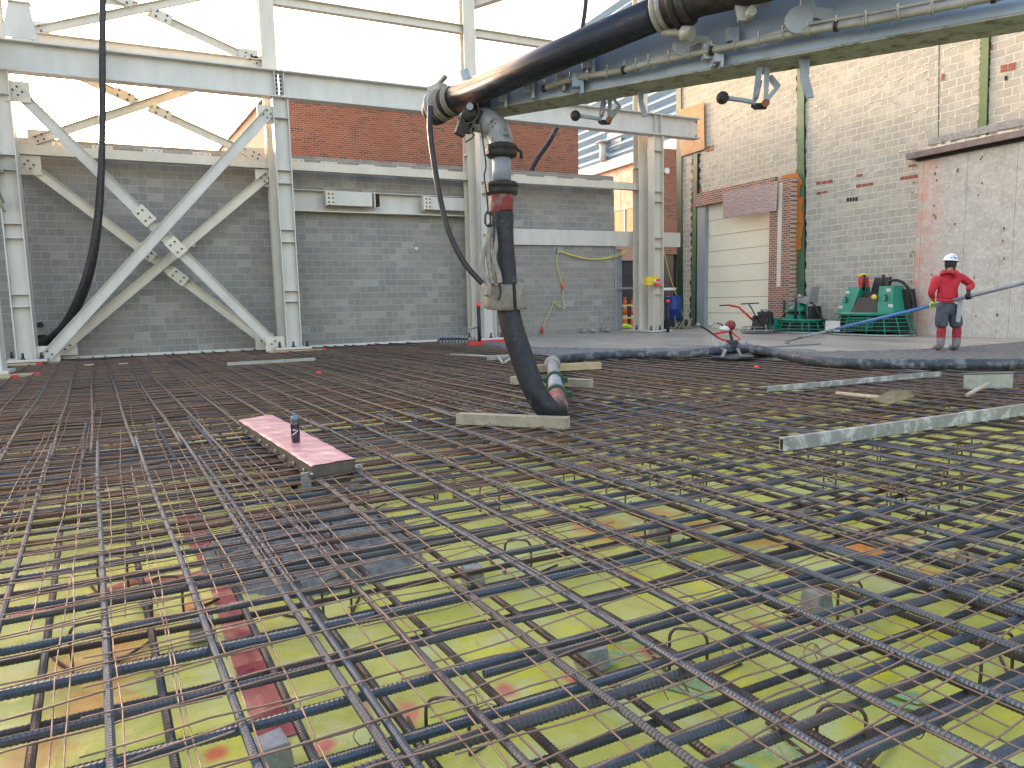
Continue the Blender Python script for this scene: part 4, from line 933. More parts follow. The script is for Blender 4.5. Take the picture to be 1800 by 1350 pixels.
# red tape bands on the film
def ribbon(pts, wd, name, label, mat):
    W = [onz(*q, -.225) for q in pts]; W = smooth_path(W, 8); mb = MB(); n = len(W)
    for i, p in enumerate(W):
        t = (W[min(n-1, i+1)] - W[max(0, i-1)]).normalized(); s = Vector((-t.y, t.x, 0)) * wd / 2
        for sgn in (-1, 1):
            q = p + s * sgn; mb.v.append((q.x, q.y, filmz(q.x, q.y) + .0045 + .001 * math.sin(i * 1.7 + sgn)))
            mb.v.append((q.x, q.y, filmz(q.x, q.y) + .003 + .001 * math.sin(i * 1.7 + sgn)))
    for i in range(n - 1):
        a = i * 4; mb.f += [(a, a + 2, a + 6, a + 4), (a + 1, a + 5, a + 7, a + 3), (a, a + 4, a + 5, a + 1), (a + 2, a + 3, a + 7, a + 6)]; mb.sm += [False] * 4
    return tag(mb.build(name, M[mat]), label, 'tape')
ribbon([(325, 900), (345, 940), (385, 1010), (425, 1120), (462, 1220), (490, 1290)], .125, 'red_tape', 'pink-red tape strip running away on the yellow film at the left', 'tape')
ribbon([(15, 1078), (120, 1055), (230, 1020), (330, 1010), (400, 990)], .075, 'red_tape', 'narrow torn red tape strip crossing the yellow film at the far left', 'tape')
# green printing on the film
def text(body, px, py, size, rz, mat, parent=None, z=-.226, name='film_print'):
    cu = bpy.data.curves.new(name, 'FONT'); cu.body = body; cu.size = size; cu.extrude = .0004; cu.align_x = 'CENTER'
    o = bpy.data.objects.new(name, cu); COL.objects.link(o); dg = bpy.context.evaluated_depsgraph_get(); me = bpy.data.meshes.new_from_object(o.evaluated_get(dg)); bpy.data.objects.remove(o)
    o = bpy.data.objects.new(name, me); COL.objects.link(o); me.materials.clear(); me.materials.append(mat); return o
M['print'] = rough_mat('faded_green_print', (0.22, 0.40, 0.22), (0.34, 0.47, 0.25), 14, 0.5, 0, 0)
def print_mark(px, py, rz, label, word=True):
    p = onz(px, py, -.23); z = max(filmz(p.x + a, p.y + b) for a in (-.1, 0, .1) for b in (-.1, 0, .1)) + .004
    e = thing('film_print', label, 'printing', (p.x, p.y, z), rz=rz)
    if word:
        o = text('STEGO', 0, 0, .085, 0, M['print']); o.name = 'lettering'; o.parent = e; o.location = (0, -.03, 0)
    mb = MB()
    mb.plate([(-.16, .06, 0), (-.02, .05, 0), (.16, -.055, 0), (.13, -.075, 0), (-.03, .03, 0)], (0, 0, .001))
    mb.plate([(.02, .07, 0), (.07, .10, 0), (.09, .08, 0), (.14, .085, 0), (.12, .04, 0), (.15, .01, 0), (.10, .0, 0)], (0, 0, .001))
    o = mb.build('emblem', M['print'], e, local=True); o.location = (-.02, .09, 0) if word else (0, 0, 0)
    return e
print_mark(1335, 1325, R_(150), 'green printed word on the yellow film at the bottom of the picture')
print_mark(1190, 1215, R_(-25), 'green printed leaf emblem on the yellow film near the bottom centre', False)
print_mark(1075, 1130, R_(160), 'green printed word beside the spacer block on the yellow film')
print_mark(1560, 1240, R_(-30), 'faint green printed emblem on the yellow film at the bottom right', False)
# fallen scraps, stakes
for (px, py), lab in (((560, 655), 'small red stake cap in the bars left of the centre, near the second column'), ((1330, 645), 'small red stake cap standing in the bars in front of the ground hose')):
    p = onz(px, py, .02); mb = MB().cyl((p.x, p.y, -.2), (p.x, p.y, .01), .008, 8); e = thing('stake', lab, 'stake', (p.x, p.y, -.2)); mb.build('pin', M['rebar_rust'], e)
    MB().lathe([(.045, 0), (.045, .02), (.02, .03)], 12, Matrix.Translation((p.x, p.y, .01))).build('cap', M['neonred'], e)
for px, py, lab in ((157, 640, 'leftmost small wood offcut near the back wall'), (217, 638, 'second small wood offcut near the back wall')):
    p = onz(px, py, 0); tag(MB().box((p.x - .1, p.y - .03, -.03), (p.x + .1, p.y + .03, .0)).build('wood_offcut', M['wood']), lab, 'offcut')
# ================================================================== PUMP BOOM AND HOSES
XV = -494.0
def bd(px, d0=7.1): return d0 * (822 - XV) / (px - XV)
M['ear'] = rough_mat('faded_boom_bracket', (0.23, 0.27, 0.31), (0.29, 0.33, 0.37), 6, 0.5, 0, 0.05, 0.002)
boom = thing('pump_boom', 'blue-grey concrete pump boom reaching in from the upper right with a black pipe along it', 'pump boom', at(900, 150, 7))
def pt(px, py, dd=0.0): return at(px, py, bd(px) + dd)
# delivery pipe along the boom
pr = .5 * 46 * 7.1 / 1250
A_ = pt(797, 176); B_ = pt(1165, 20)
dP = (B_ - A_).normalized(); 
MB().tube([A_, B_ + dP * .1], pr, 28).build('delivery_pipe', M['pipe_black'] if 'pipe_black' in M else M['rubber'], boom)
def ring(c, d, r0, r1, L, mat, name, parent, n=24):
    Q = d.to_track_quat('Z', 'Y').to_matrix().to_4x4(); Q.translation = c - d * L / 2
    return MB().lathe([(r0, 0), (r1, L * .12), (r1, L * .42), (r0, L * .5), (r1 * .97, L * .58), (r1 * .97, L * .88), (r0, L)], n, Q).build(name, M[mat], parent)
for s, L, rr, mt in ((-.02, .06, 1.16, 'pad'), (-.09, .05, 1.10, 'castiron'), (-.15, .08, 1.24, 'pad'), (-.24, .09, 1.30, 'greypipe')):
    ring(A_ + dP * s, dP, pr * 1.05, pr * rr, L, mt, 'pipe_coupling', boom)
MB().ball(A_ - dP * .26 + Vector((0, 0, -.02)), pr * 1.2, 12).build('end_bend', M['castiron'], boom)
mb = MB(); up = Vector((0, 0, 1)); q = A_ - dP * .22 + up * pr * 1.35; mb.bar(q - dP * .1, q + dP * .08, .12, .07); mb.bar(q - dP * .02 + up * .03, q + dP * .12 + up * .09, .05, .03); mb.build('clamp_lever', M['conduit'], boom)
# pipe joint at the right, then the next bend going out of frame
C_ = B_ + dP * .12; nd = Vector((at(1330, -25, bd(1330)) - C_)).normalized()
ring(B_ - dP * .0, dP, pr * 1.04, pr * 1.22, .10, 'conduit', 'pipe_coupling', boom)
ring(B_ + dP * .17, dP, pr * 1.05, pr * 1.42, .14, 'castiron', 'pipe_coupling', boom)
MB().tube([B_ + dP * .05, B_ + dP * .30, B_ + dP * .30 + nd * .2, B_ + dP * .30 + nd * 1.6], pr * 1.12, 24).build('delivery_bend', M['castiron'], boom)
# boom box section: web towards the viewer, underside coloured by reflected light and dirt, taper to the tip
def wpt(px, py, off=.30): return at(px, py, bd(px) + off)
n0, n1 = wpt(852, 192), at(2050, -22, bd(2050) + .30)
side = (ROT @ Vector((0.18, 0, -1))).normalized(); side.z = 0; side.normalize()   # away from the viewer
wbox = .34; up0, up1 = Vector((0, 0, .30)), Vector((0, 0, .62))
mb = MB()
P0, P1 = n0, n1
v = [P0, P1, P1 + up1, P0 + up0, P0 + side * wbox, P1 + side * wbox, P1 + up1 + side * wbox, P0 + up0 + side * wbox]
mb.add(v, [(0, 1, 2, 3), (5, 4, 7, 6), (3, 2, 6, 7), (4, 0, 3, 7), (1, 5, 6, 2)]); mb.build('boom_section', M['boom'], boom)
lo = Vector((0, 0, -.012)); e0 = side * -.02
mb = MB(); v = [P0 + e0, P1 + e0, P1 + side * (wbox + .02), P0 + side * (wbox + .02)]; v += [q + lo for q in v]
mb.add(v, [(0, 3, 2, 1), (4, 5, 6, 7), (0, 1, 5, 4), (1, 2, 6, 5), (2, 3, 7, 6), (3, 0, 4, 7)]); mb.build('bottom_plate', M['boom_bounce_dirty'], boom)
# a second boom section seen at the upper right, folded alongside
q0 = P0.lerp(P1, .42) + side * -.03
mb = MB(); a0 = P0.lerp(P1, .40); a1 = P1
mb.bar(a0 + Vector((0, 0, .035)) - side * .015, a1 + Vector((0, 0, .035)) - side * .015, .02, .07); mb.build('edge_stiffener', M['boom'], boom)
# conduit line with clips
cpts = [wpt(957, 155, .22), wpt(1010, 138, .22), wpt(1090, 125, .22), wpt(1140, 112, .2), wpt(1225, 94, .2), wpt(1320, 75, .2), wpt(1420, 55, .2), wpt(1540, 35, .2), wpt(1680, 8, .2), wpt(1800, -14, .2)]
MB().tube(smooth_path(cpts, 4), .026, 10).build('conduit', M['conduit'], boom)
c2 = [wpt(1140, 106, .2), wpt(1195, 92, .2), wpt(1235, 71, .2), wpt(1262, 82, .2), wpt(1330, 68, .2), wpt(1420, 43, .2), wpt(1540, 22, .2), wpt(1680, -6, .2)]
MB().tube(smooth_path(c2, 6), .013, 8).build('small_cable', M['conduit'], boom)
for i in range(22):
    t = i / 21; k = t * (len(cpts) - 1); j = min(int(k), len(cpts) - 2); p = cpts[j].lerp(cpts[j+1], k - j); d = (cpts[j+1] - cpts[j]).normalized()
    ring(p, d, .028, .036, .03, 'conduit' if i % 5 else 'castiron', 'clip', boom, 12)
    mb = MB().bar(p + up * .03 , p + up * .075, .012, .012, up=Vector((1, 0, 0))); mb.build('clip_stud', M['zinc'], boom)
def bracket(px, py, sc=1.0, mt='hook'):
    p = wpt(px, py, .24); r_ = (ROT @ Vector((1, 0, 0))); e = MB()
    e.box((-.05, -.04, -.06), (.05, .04, .06), Matrix.Translation(p) @ Matrix.Rotation(R_(-24), 4, 'Z') @ Matrix.Scale(sc, 4))
    e.box((.02, -.05, -.12), (.05, .03, .02), Matrix.Translation(p) @ Matrix.Rotation(R_(-24), 4, 'Z') @ Matrix.Scale(sc, 4))
    return e.build('bracket', M[mt], boom)
bracket(883, 170, .9); bracket(930, 152, 1.0); bracket(1034, 108, 1.1); bracket(985, 142, .8, 'conduit'); bracket(1015, 142, 1.0, 'boom'); bracket(1245, 92, .95); bracket(1287, 62, .8); bracket(1262, 100, .7)
mb = MB(); q = pt(820, 140, .1); mb.box((-.045, -.02, -.1), (.045, .02, .1), Matrix.Translation(q) @ Matrix.Rotation(R_(-20), 4, 'Y')); mb.build('tab', M['hook'], boom)
# pipe hangers: round ear plates with pins
for px, py, s in ((1200, 78, .8), (1405, 34, .95)):
    p = wpt(px, py, .16); Q = side.to_track_quat('Z', 'Y').to_matrix().to_4x4(); Q.translation = p
    mb = MB(); mb.lathe([(.10 * s, 0), (.10 * s, .03)], 20, Q); 
    r1 = ROT @ Vector((1, 0, 0)); u1 = Vector((0, 0, 1))
    mb.plate([p + (r1 * a + u1 * b) * s - side * .002 for a, b in ((.0, .02), (.13, .01), (.30, -.03), (.33, .04), (.27, .07), (.12, .09), (.09, .24), (.02, .24))], side * .03)
    mb.build('ear_plate', M['ear'], boom)
mb = MB(); p = wpt(1190, 58, .02); mb.tube([B_ + Vector((0, 0, -pr * 1.2)), p, wpt(1208, 60, .06)], .028, 8); mb.cyl(wpt(1200, 58, .0), wpt(1216, 60, .0), .055, 12); mb.build('pipe_hanger', M['conduit'], boom)
mb = MB(); q = at(1310, 14, bd(1310) + .02); mb.plate([q + ROT @ Vector(v) for v in ((-.10, .14, 0), (.04, .14, 0), (.06, -.03, 0), (.01, -.09, 0), (-.05, -.09, 0))], side * .05); mb.cyl(q + ROT @ Vector((.03, -.05, .06)), q + ROT @ Vector((.03, -.05, -.06)), .035, 12); mb.tube([q + ROT @ Vector((.03, 0, 0)), q + ROT @ Vector((.16, .05, 0))], .03, 8); mb.build('clamp_arm', M['conduit'], boom)
# ball-ended latch levers and bent guide plates under the boom
def sp(px, py, d): return at(px, py, d)
def latch(cx, cy, s, d, k):
    """cx, cy: hinge position in the photo; s: pixel scale"""
    f = lambda a, b, dd=0: sp(cx + a * s, cy + b * s, d + dd)
    Bk = side * .02
    m1 = MB(); m1.plate([f(-18, 0), f(-10, 0), f(2, -62), f(-9, -62)], side * .02); m1.plate([f(2, 0), f(10, 0), f(14, -64), f(4, -64)], side * .02); L_ = m1.build('latch_strap', M['hook'], boom)
    MB().cyl(f(-10, -5, -.02), f(-3, -36, -.02), .014 * k, 10).build('latch_spring', M['greypipe_clean'], boom)
    m1 = MB(); m1.tube([f(-12, 3, -.03), f(-30, -1, -.03), f(-66, -6, -.03)], .017 * k, 10); m1.build('latch_lever', M['hook'], boom)
    MB().ball(f(-70, -6, -.03), .048 * k, 12).build('ball_knob', M['castiron'], boom)
    MB().cyl(f(6, 3, -.06), f(6, 3, .04), .03 * k, 12).build('hinge_pin', M['rustplate'], boom)
    m1 = MB(); m1.plate([f(-18, 3), f(12, 3), f(8, 12), f(-12, 13), f(-19, 8)], side * .04); m1.build('hinge_block', M['castiron'], boom)
    m1 = MB(); pts = [(9, 2), (14, -4), (33, -28), (17, -48), (13, -45), (25, -28), (9, -10)]; m1.plate([f(a, b) for a, b in pts], side * .09 * k); m1.build('bent_guard', M['hook'], boom)
latch(1066, 208, .78, bd(1066) + .62, 1.0)
latch(1340, 178, 1.0, bd(1340) + .42, 1.0)
def guide(pts, d, name='guide_plate'):
    mb = MB(); L = [sp(x, y, d) for x, y in pts]
    n = len(L) // 2
    for a in range(n - 1): mb.plate([L[a], L[a+1], L[2*n-2-a], L[2*n-1-a]], side * .03)
    return mb.build(name, M['hook'], boom)
guide([(1121, 152), (1122, 180), (1130, 205), (1139, 203), (1131, 178), (1132, 152)], bd(1125) + .55)
guide([(1406, 105), (1407, 136), (1418, 172), (1431, 170), (1422, 134), (1424, 105)], bd(1410) + .4)
# tangle of wire and fittings at the boom tip
mb = MB(); q = sp(838, 190, 7.25); mb.box((-.10, -.12, -.18), (.10, .12, .14), Matrix.Translation(q)); mb.box((-.14, -.05, -.25), (-.04, .06, -.1), Matrix.Translation(q + Vector((-.02, 0, 0)))); mb.cyl(sp(815, 195, 7.1), sp(845, 207, 7.1), .07, 12); mb.build('swivel_body', M['castiron'], boom)
MB().cyl(sp(826, 187, 6.98), sp(826, 187, 7.1), .035, 12).build('swivel_pin', M['hook'], boom)
for pp in (((838, 178), (842, 200), (830, 215), (812, 216)), ((835, 214), (828, 228), (832, 240), (818, 250)), ((815, 228), (826, 232), (834, 238)), ((806, 205), (806, 222), (812, 232))):
    MB().tube(smooth_path([sp(x, y, 7.0) for x, y in pp], 5), .008, 6).build('wire', M['tie'], boom)
MB().box((-.05, -.03, -.07), (.05, .03, .07), Matrix.Translation(sp(811, 226, 7.0)) @ Matrix.Rotation(.4, 4, 'Y')).build('wire_clamp', M['castiron'], boom)
# elbow and straight grey pipe hanging from the tip
HR = .5 * 42 * 7.2 / 1250
ed = 7.2
ep = [sp(835, 212, ed + .15), sp(858, 208, ed), sp(873, 222, ed), sp(881, 240, ed), sp(882, 265, ed)]
MB().tube(smooth_path([sp(838, 208, ed + .1), sp(856, 214, ed), sp(872, 226, ed), sp(880, 246, ed), sp(882, 268, ed)], 6), [HR * (1.12 - .15 * i / 24) for i in range(25)], 24).build('elbow_pipe', M['greypipe'], boom)
MB().tube([sp(882, 268, ed), sp(882, 328, ed)], HR * .78, 24).build('straight_pipe', M['greypipe_clean'], boom)
def clampring(px, py, d, parent, w=1.25, tail=True):
    c = sp(px, py, d); Q = Matrix.Translation(c)
    mb = MB().lathe([(HR * .9, -.07), (HR * w, -.055), (HR * w * 1.03, .0), (HR * .95, .01), (HR * w * 1.08, .02), (HR * w, .06), (HR * .9, .075)], 24, Q)
    mb.box((-HR * 1.45, -.06, -.045), (-HR * .9, .06, .045), Q)
    if tail: mb.tube([c + Vector((HR * 1.0, -.05, .03)), c + Vector((HR * 1.6, -.05, .0)), c + Vector((HR * 1.62, -.05, -.07))], .02, 8)
    return mb.build('clamp', M['castiron'], parent)
clampring(882, 266, ed, boom)
# hanging delivery hose
dh = thing('hanging_hose', 'thick black rubber delivery hose hanging from the boom tip and curving to the ground', 'hose', sp(890, 500, 7.2))
clampring(882, 332, ed, dh, 1.32, False)
MB().tube([sp(882, 337, ed), sp(882, 345, ed), sp(881, 372, ed), sp(882, 376, ed)], [HR * .98, HR * 1.02, HR * 1.0, HR * .92], 24).build('red_cuff', M['cuff'], dh)
hp_ = [(883, 374, 7.2), (883, 420, 7.2), (887, 470, 7.2), (890, 520, 7.19), (899, 570, 7.17), (915, 620, 7.15), (932, 668, 7.12), (948, 700, 7.1), (966, 722, 7.15)]
hpts = smooth_path([sp(*q) for q in hp_] + [sp(979, 722, 7.45)], 8)
MB().tube(hpts, HR * .96, 28).build('hose_body', M['rubber'], dh)
# muddy foam pad strapped round the hose
pd = thing('foam_pad', 'muddy grey foam pad strapped round the hanging hose', 'pad', sp(883, 520, 7.1))
mb = MB(); 
c0_, c1_ = sp(884, 498, 7.18), sp(888, 542, 7.18); rr = [HR * 1.35, HR * 1.45, HR * 1.5, HR * 1.4]
prof = []
for i in range(4): pass
def padring(cx, s, k): return None
nn = 28; vs = []
for j in range(5):
    c = c0_.lerp(c1_, j / 4)
    for k in range(nn):
        a = 2 * math.pi * k / nn; rx_, ry_ = 1.75, 1.45
        ca, sa = math.cos(a), math.sin(a); n_ = (abs(ca) ** 4 + abs(sa) ** 4) ** -.25
        r_ = HR * (1.0 + .03 * math.sin(a * 5 + j)); vs.append(c + Vector((ca * n_ * r_ * rx_ * .98, sa * n_ * r_ * ry_ * .85, .02 * math.sin(a))))
mb.add(vs, [(j*nn+k, (j+1)*nn+k, (j+1)*nn+(k+1) % nn, j*nn+(k+1) % nn) for j in range(4) for k in range(nn)], True)
mb.f.append(tuple(range(nn))); mb.sm.append(False); mb.f.append(tuple(4*nn + k for k in range(nn-1, -1, -1))); mb.sm.append(False)
mb.build('pad_wrap', M['pad'], pd)
a = sp(903, 496, 6.93); b = sp(906, 545, 6.93); MB().bar(a, b, .03, .015, up=Vector((0, 1, 0))).build('slot', M['gap'], pd)
# webbing slings and the shackle that carry the pad
sg = thing('sling', 'dirty webbing sling with steel links holding the foam pad on the hanging hose', 'sling', sp(865, 440, 7.0))
for pts in (((862, 395), (856, 425), (848, 455), (852, 485), (860, 505), (856, 520)), ((866, 395), (871, 430), (868, 455), (876, 480), (879, 498)), ((862, 395), (858, 440), (862, 480), (866, 500))):
    MB().tube(smooth_path([sp(x, y, 6.98 - .02 * i) for i, (x, y) in enumerate(pts)], 5), .026, 6, squash=(0, 1, 0)).build('webbing', M['strap'], sg)
MB().tube([sp(x, y, 6.95) for x, y in ((857, 372), (853, 378), (853, 392), (857, 398), (862, 392), (862, 378), (857, 372))], .012, 8).build('link', M['castiron'], sg)
MB().tube([sp(x, y, 6.95) for x, y in ((862, 372), (867, 380), (866, 395), (860, 398))], .012, 8).build('link', M['castiron'], sg)
MB().tube(smooth_path([sp(x, y, 7.0) for x, y in ((845, 216), (849, 250), (854, 290), (851, 310), (855, 340), (858, 372))], 6), .009, 6).build('cord', M['castiron'], sg)
tag(MB().tube(smooth_path([sp(x, y, 6.95) for x, y in ((866, 372), (869, 400), (868, 440), (872, 480), (880, 510), (876, 528))], 6), .012, 6).build('rope', M['castiron']), 'thin dark rope hanging beside the delivery hose', 'rope')
bh = [(756, 188, 6.95), (756, 230, 6.9), (762, 280, 6.9), (774, 350, 6.9), (790, 410, 6.9), (815, 460, 6.9), (838, 488, 6.9), (848, 498, 6.9)]
tag(MB().tube(smooth_path([sp(*q) for q in bh], 8), .028, 12).build('air_hose', M['cable']), 'thin black air hose drooping from the boom tip to the foam pad', 'hose')
# other hanging black hoses
dd = lambda px, py, y: ony(px, py, y)
w1 = [dd(182, -70, 20.6), dd(180, 60, 20.6), dd(180, 200, 20.6), dd(177, 320, 20.6), dd(168, 420, 20.6), dd(150, 500, 20.8), dd(120, 565, 21.4), dd(92, 595, 22.0), dd(75, 600, 22.3)]
tag(MB().tube(smooth_path(w1, 8), [.075 + .05 * min(1, max(0, (i - 20) / 20)) for i in range(65)], 14).build('drain_hose', M['cable']), 'long black hose dropping from above into the block wall at the left', 'hose')
p = dd(71, 598, WY); e = MB().box((p.x - .15, WY - .03, p.z - .14), (p.x + .15, WY - .003, p.z + .14)).build('hose_outlet', M['gap']); tag(e, 'square black outlet box in the block wall where the big hose enters', 'outlet')
w2 = [dd(1030, -60, 23.2), dd(1030, 0, 23.2), dd(1022, 60, 23.2), dd(1008, 140, 23.2), dd(995, 190, 23.2), dd(968, 245, 23.2), dd(944, 280, 23.2), dd(932, 306, 23.2), dd(928, 330, 23.2)]
tag(MB().tube(smooth_path(w2, 8), .085, 12).build('rising_hose', M['rubber']), 'dark hose rising from behind the block wall past the boom', 'hose')
# ------------------------------------------------------------------ ground line of the hose
gl = thing('ground_pipe', 'grey steel pipe with green couplings lying on timber between the hoses', 'pipe', onz(975, 680, 0))
gp = [sp(981, 722, 7.5), sp(984, 700, 8.1)]
q1, q2, q3, q4 = onz(984, 722, .10), onz(978, 694, .12), onz(975, 668, .14), onz(971, 640, .14)
MB().tube([hpts[-1], q1.lerp(q2, .3), q2], [HR * .92, HR * .85, HR * .78], 24).build('reducer', M['cuff'], gl)
MB().tube([q2, q3, q4], [HR * .82, HR * .75, HR * .75], 20).build('pipe', M['greypipe'], gl)
gd = (q4 - q2).normalized()
M['greenclamp'] = rough_mat('dark_green_clamp', (0.015, 0.05, 0.032), (0.025, 0.075, 0.048), 12, 0.6, 0, 0.2, 0.004)
for q in (q2, q3):
    r_ = ring(q, gd, HR * .9, HR * 1.05, .13, 'greenclamp', 'clamp', gl); sd_ = gd.cross(Vector((0, 0, 1))).normalized()
    [MB().bar(q + sd_ * HR * k_, q + sd_ * HR * k_ * 1.45, .08, .07).build('clamp_ear', M['greenclamp'], gl) for k_ in (-1, 1)]
ring(q4, gd, HR * .8, HR * 1.15, .16, 'conduit', 'clamp', gl)
gh = thing('ground_hose', 'cement-smeared grey hose snaking across the edge of the fresh concrete', 'hose', onz(1300, 630, 0))
HG = .083
g1 = [q4 + gd * .15, onz(985, 631, .07), onz(1050, 625, .07), onz(1120, 622, .07), onz(1180, 624, .07), onz(1240, 619, .13), onz(1290, 612, .15)]
g2 = [onz(1290, 612, .15), onz(1335, 615, .15), onz(1380, 625, .07), onz(1430, 634, .07), onz(1520, 639, .07), onz(1620, 640, .07), onz(1720, 640, .07), onz(1830, 640, .07), onz(1950, 640, .07)]
MB().tube(smooth_path(g1, 6), HG, 18).build('hose_length', M['rubber_ground'], gh)
MB().tube(smooth_path(g2, 6), HG * 1.02, 18).build('hose_length', M['rubber_ground'], gh)
c = onz(1288, 612, .15); dH = (onz(1320, 613, .15) - onz(1260, 616, .15)).normalized()
for s in (-.28, .28): ring(c + dH * s, dH, HG * 1.0, HG * 1.45, .34, 'greypipe', 'end_fitting', gh)
ring(c, dH, HG * 1.1, HG * 2.1, .16, 'castiron', 'coupling', gh)
sk = thing('hose_skid', 'shallow round steel skid dish under the hose coupling', 'skid', onz(1286, 628, 0))
cc = onz(1286, 628, .03); MB().lathe([(.15, -.03), (.36, -.015), (.42, .03), (.40, .035), (.1, .0)], 28, Matrix.Translation(cc)).build('dish', M['rubber_ground'], sk)
for s in (-.22, .22): MB().bar(cc + dH * s, cc + dH * s * .6 + Vector((0, 0, .16)), .03, .05).build('cradle', M['conduit'], sk)
# ================================================================== LOOSE THINGS ON THE MAT
def lumber(name, label, p0, p1, wd, ht, mat='wood_grey', group=None):
    o = MB(); p0, p1 = Vector(p0), Vector(p1); n = 6
    for i in range(1): o.bar(p0, p1, wd, ht)
    return tag(o.build(name, M[mat]), label, 'timber', group)
a = onz(806, 735, .03); b = onz(999, 743, .03); lumber('timber_block', 'pale square timber under the bottom bend of the hanging hose', a, b, .12, .105, 'wood_grey', 'timbers under the pump line')
a = onz(900, 668, .05); b = onz(1040, 674, .05); lumber('timber_block', 'grey square timber crossing under the middle of the ground pipe', a, b, .12, .11, group='timbers under the pump line')
a = onz(938, 648, .05); b = onz(1055, 642, .05); lumber('timber_block', 'farthest pale timber under the far end of the ground pipe', a, b, .12, .12, 'wood', 'timbers under the pump line')
def screed_bar(label, pa, pb, wd, ht, z):
    a, b = onz(*pa, z), onz(*pb, z); e = thing('screed_board', label, 'straightedge', (a + b) / 2); d = (b - a).normalized()
    t = .006; w2, h2 = wd / 2, ht / 2
    mb = MB(); mb.extr(a, b, [(-w2, -h2), (-w2, h2), (w2, h2), (w2, -h2)]); mb.build('tube', M['alu_wet'], e)
    MB().extr(a - d * .004, a - d * .001, [(-w2 + .012, -h2 + .012), (-w2 + .012, h2 - .012), (w2 - .012, h2 - .012), (w2 - .012, -h2 + .012)]).build('open_end', M['gap'], e)
    return e
screed_bar('long aluminium screed board smeared with cement, nearest the viewer at the right', (1374, 781), (1900, 705), .05, .105, .045)
screed_bar('thinner aluminium screed board lying behind the wooden-handled float', (1346, 684), (1652, 657), .045, .065, .025)
a, b = onz(399, 640, .02), onz(554, 631, .02); tag(MB().bar(a, b, .04, .07).build('level', M['alu']), 'pale aluminium straightedge lying on the bars before the second column', 'straightedge')
def pole_thing(name, label, cat, pts, r, mat):
    return tag(MB().tube(pts, r, 10).build(name, M[mat]), label, cat)
pole_thing('float_pole', 'long thin pale pole lying on the bars left of the hanging hose', 'pole', [onz(792, 623, .03), onz(870, 627, .03), onz(905, 624, .03)], .022, 'handle')
mf = thing('hand_float', 'small aluminium float with two stub handles lying behind the hanging hose', 'float', onz(885, 630, 0))
a, b = onz(856, 629, .04), onz(912, 626, .04); MB().bar(a, b, .02, .10).build('blade', M['alu'], mf)
for pa, pb in (((875, 626), (884, 638)), ((888, 636), (903, 627))): MB().tube([onz(*pa, .08), onz(*pb, .03)], .025, 8).build('handle', M['handle'], mf)
# come-along rake at the right
rk = thing('placer_rake', 'aluminium concrete rake with a short wooden handle lying at the right', 'rake', onz(1740, 670, 0))
a, b = onz(1694, 671, .06), onz(1780, 669, .06); MB().extr(a, b, [(-.006, -.10), (-.006, .09), (.03, .115), (.036, .11), (.006, .085), (.006, -.10)]).build('blade', M['alu'], rk)
MB().tube([onz(1736, 675, .07), onz(1700, 694, .02)], [.024, .02], 10).build('handle', M['handle'], rk)
# hand tool with plywood blade
ht = thing('placer_tool', 'pale-handled tool with a dark plywood blade lying between the two screed boards', 'tool', onz(1540, 700, 0))
MB().tube([onz(1471, 691, .02), onz(1545, 699, .03), onz(1568, 704, .03)], [.022, .024, .03], 10).build('handle', M['handle'], ht)
a, b = onz(1562, 712, .02), onz(1608, 698, .08); MB().plate([a, b, b + Vector((0, .05, .06)), b + Vector((-.12, .2, .05)), a + Vector((-.05, .16, .03))], (0, 0, .012)).build('blade', M['trowelblade'], ht)
# trench box with pink film
tb_ = thing('trench_former', 'long brown metal trench former covered with pink film among the bars', 'trench former', (1.0, 6.5, -.15))
TZ = .07
fl, fr, nl, nr = onz(420, 739, TZ), onz(478, 729, TZ), onz(547, 819, TZ), onz(624, 807, TZ)
def q4(u, v, z): 
    p = fl.lerp(fr, u).lerp(nl.lerp(nr, u), v); return Vector((p.x, p.y, z))
def ringbox(mb, u0, u1, v0, v1, z0, z1):
    vs = [q4(u0, v0, z0), q4(u1, v0, z0), q4(u1, v1, z0), q4(u0, v1, z0), q4(u0, v0, z1), q4(u1, v0, z1), q4(u1, v1, z1), q4(u0, v1, z1)]
    mb.add(vs, [(0,3,2,1),(4,5,6,7),(0,1,5,4),(1,2,6,5),(2,3,7,6),(3,0,4,7)][::-1]); return mb
ringbox(MB(), .0, 1, 0, 1, -.005, TZ - .004).build('former_body', M['duct'], tb_)
ringbox(MB(), -.06, 1.06, -.01, 1.012, -.011, -.005).build('flange', M['duct'], tb_)
ringbox(MB(), .1, .93, 0, .985, -.13, -.011).build('lower_channel', M['duct'], tb_)
mb = MB(); nx, ny = 14, 60
for j in range(ny + 1):
    for i in range(nx + 1):
        u, v = -.015 + 1.03 * i / nx, -.004 + 1.006 * j / ny; p = q4(u, v, 0)
        z = TZ + .003 + .004 * noise.noise((p.x * 9, p.y * 9, 2)) + .003 * noise.noise((p.x * 25, p.y * 25, 4))
        if i in (0, nx): z += -.006 + .012 * abs(noise.noise((0, p.y * 3, 1)))
        if j == ny: z += .012 * max(0, noise.noise((p.x * 7, 0, 1)))
        mb.v.append((p.x, p.y, z))
for j in range(ny):
    for i in range(nx): a = j*(nx+1)+i; mb.f.append((a, a+nx+1, a+nx+2, a+1)); mb.sm.append(True)
mb.build('pink_cover', M['pinkfilm'], tb_)
for i in range(9):
    v = .06 + .11 * i; p = q4(-.04, v, -.005); MB().cyl(p, p + Vector((0, 0, .035)), .008, 8).build('screw', M['zinc'], tb_)
for u in (.0, 1.0): p = q4(u, 1.005, .012); MB().ball(p, .012, 8).build('screw', M['zinc'], tb_)
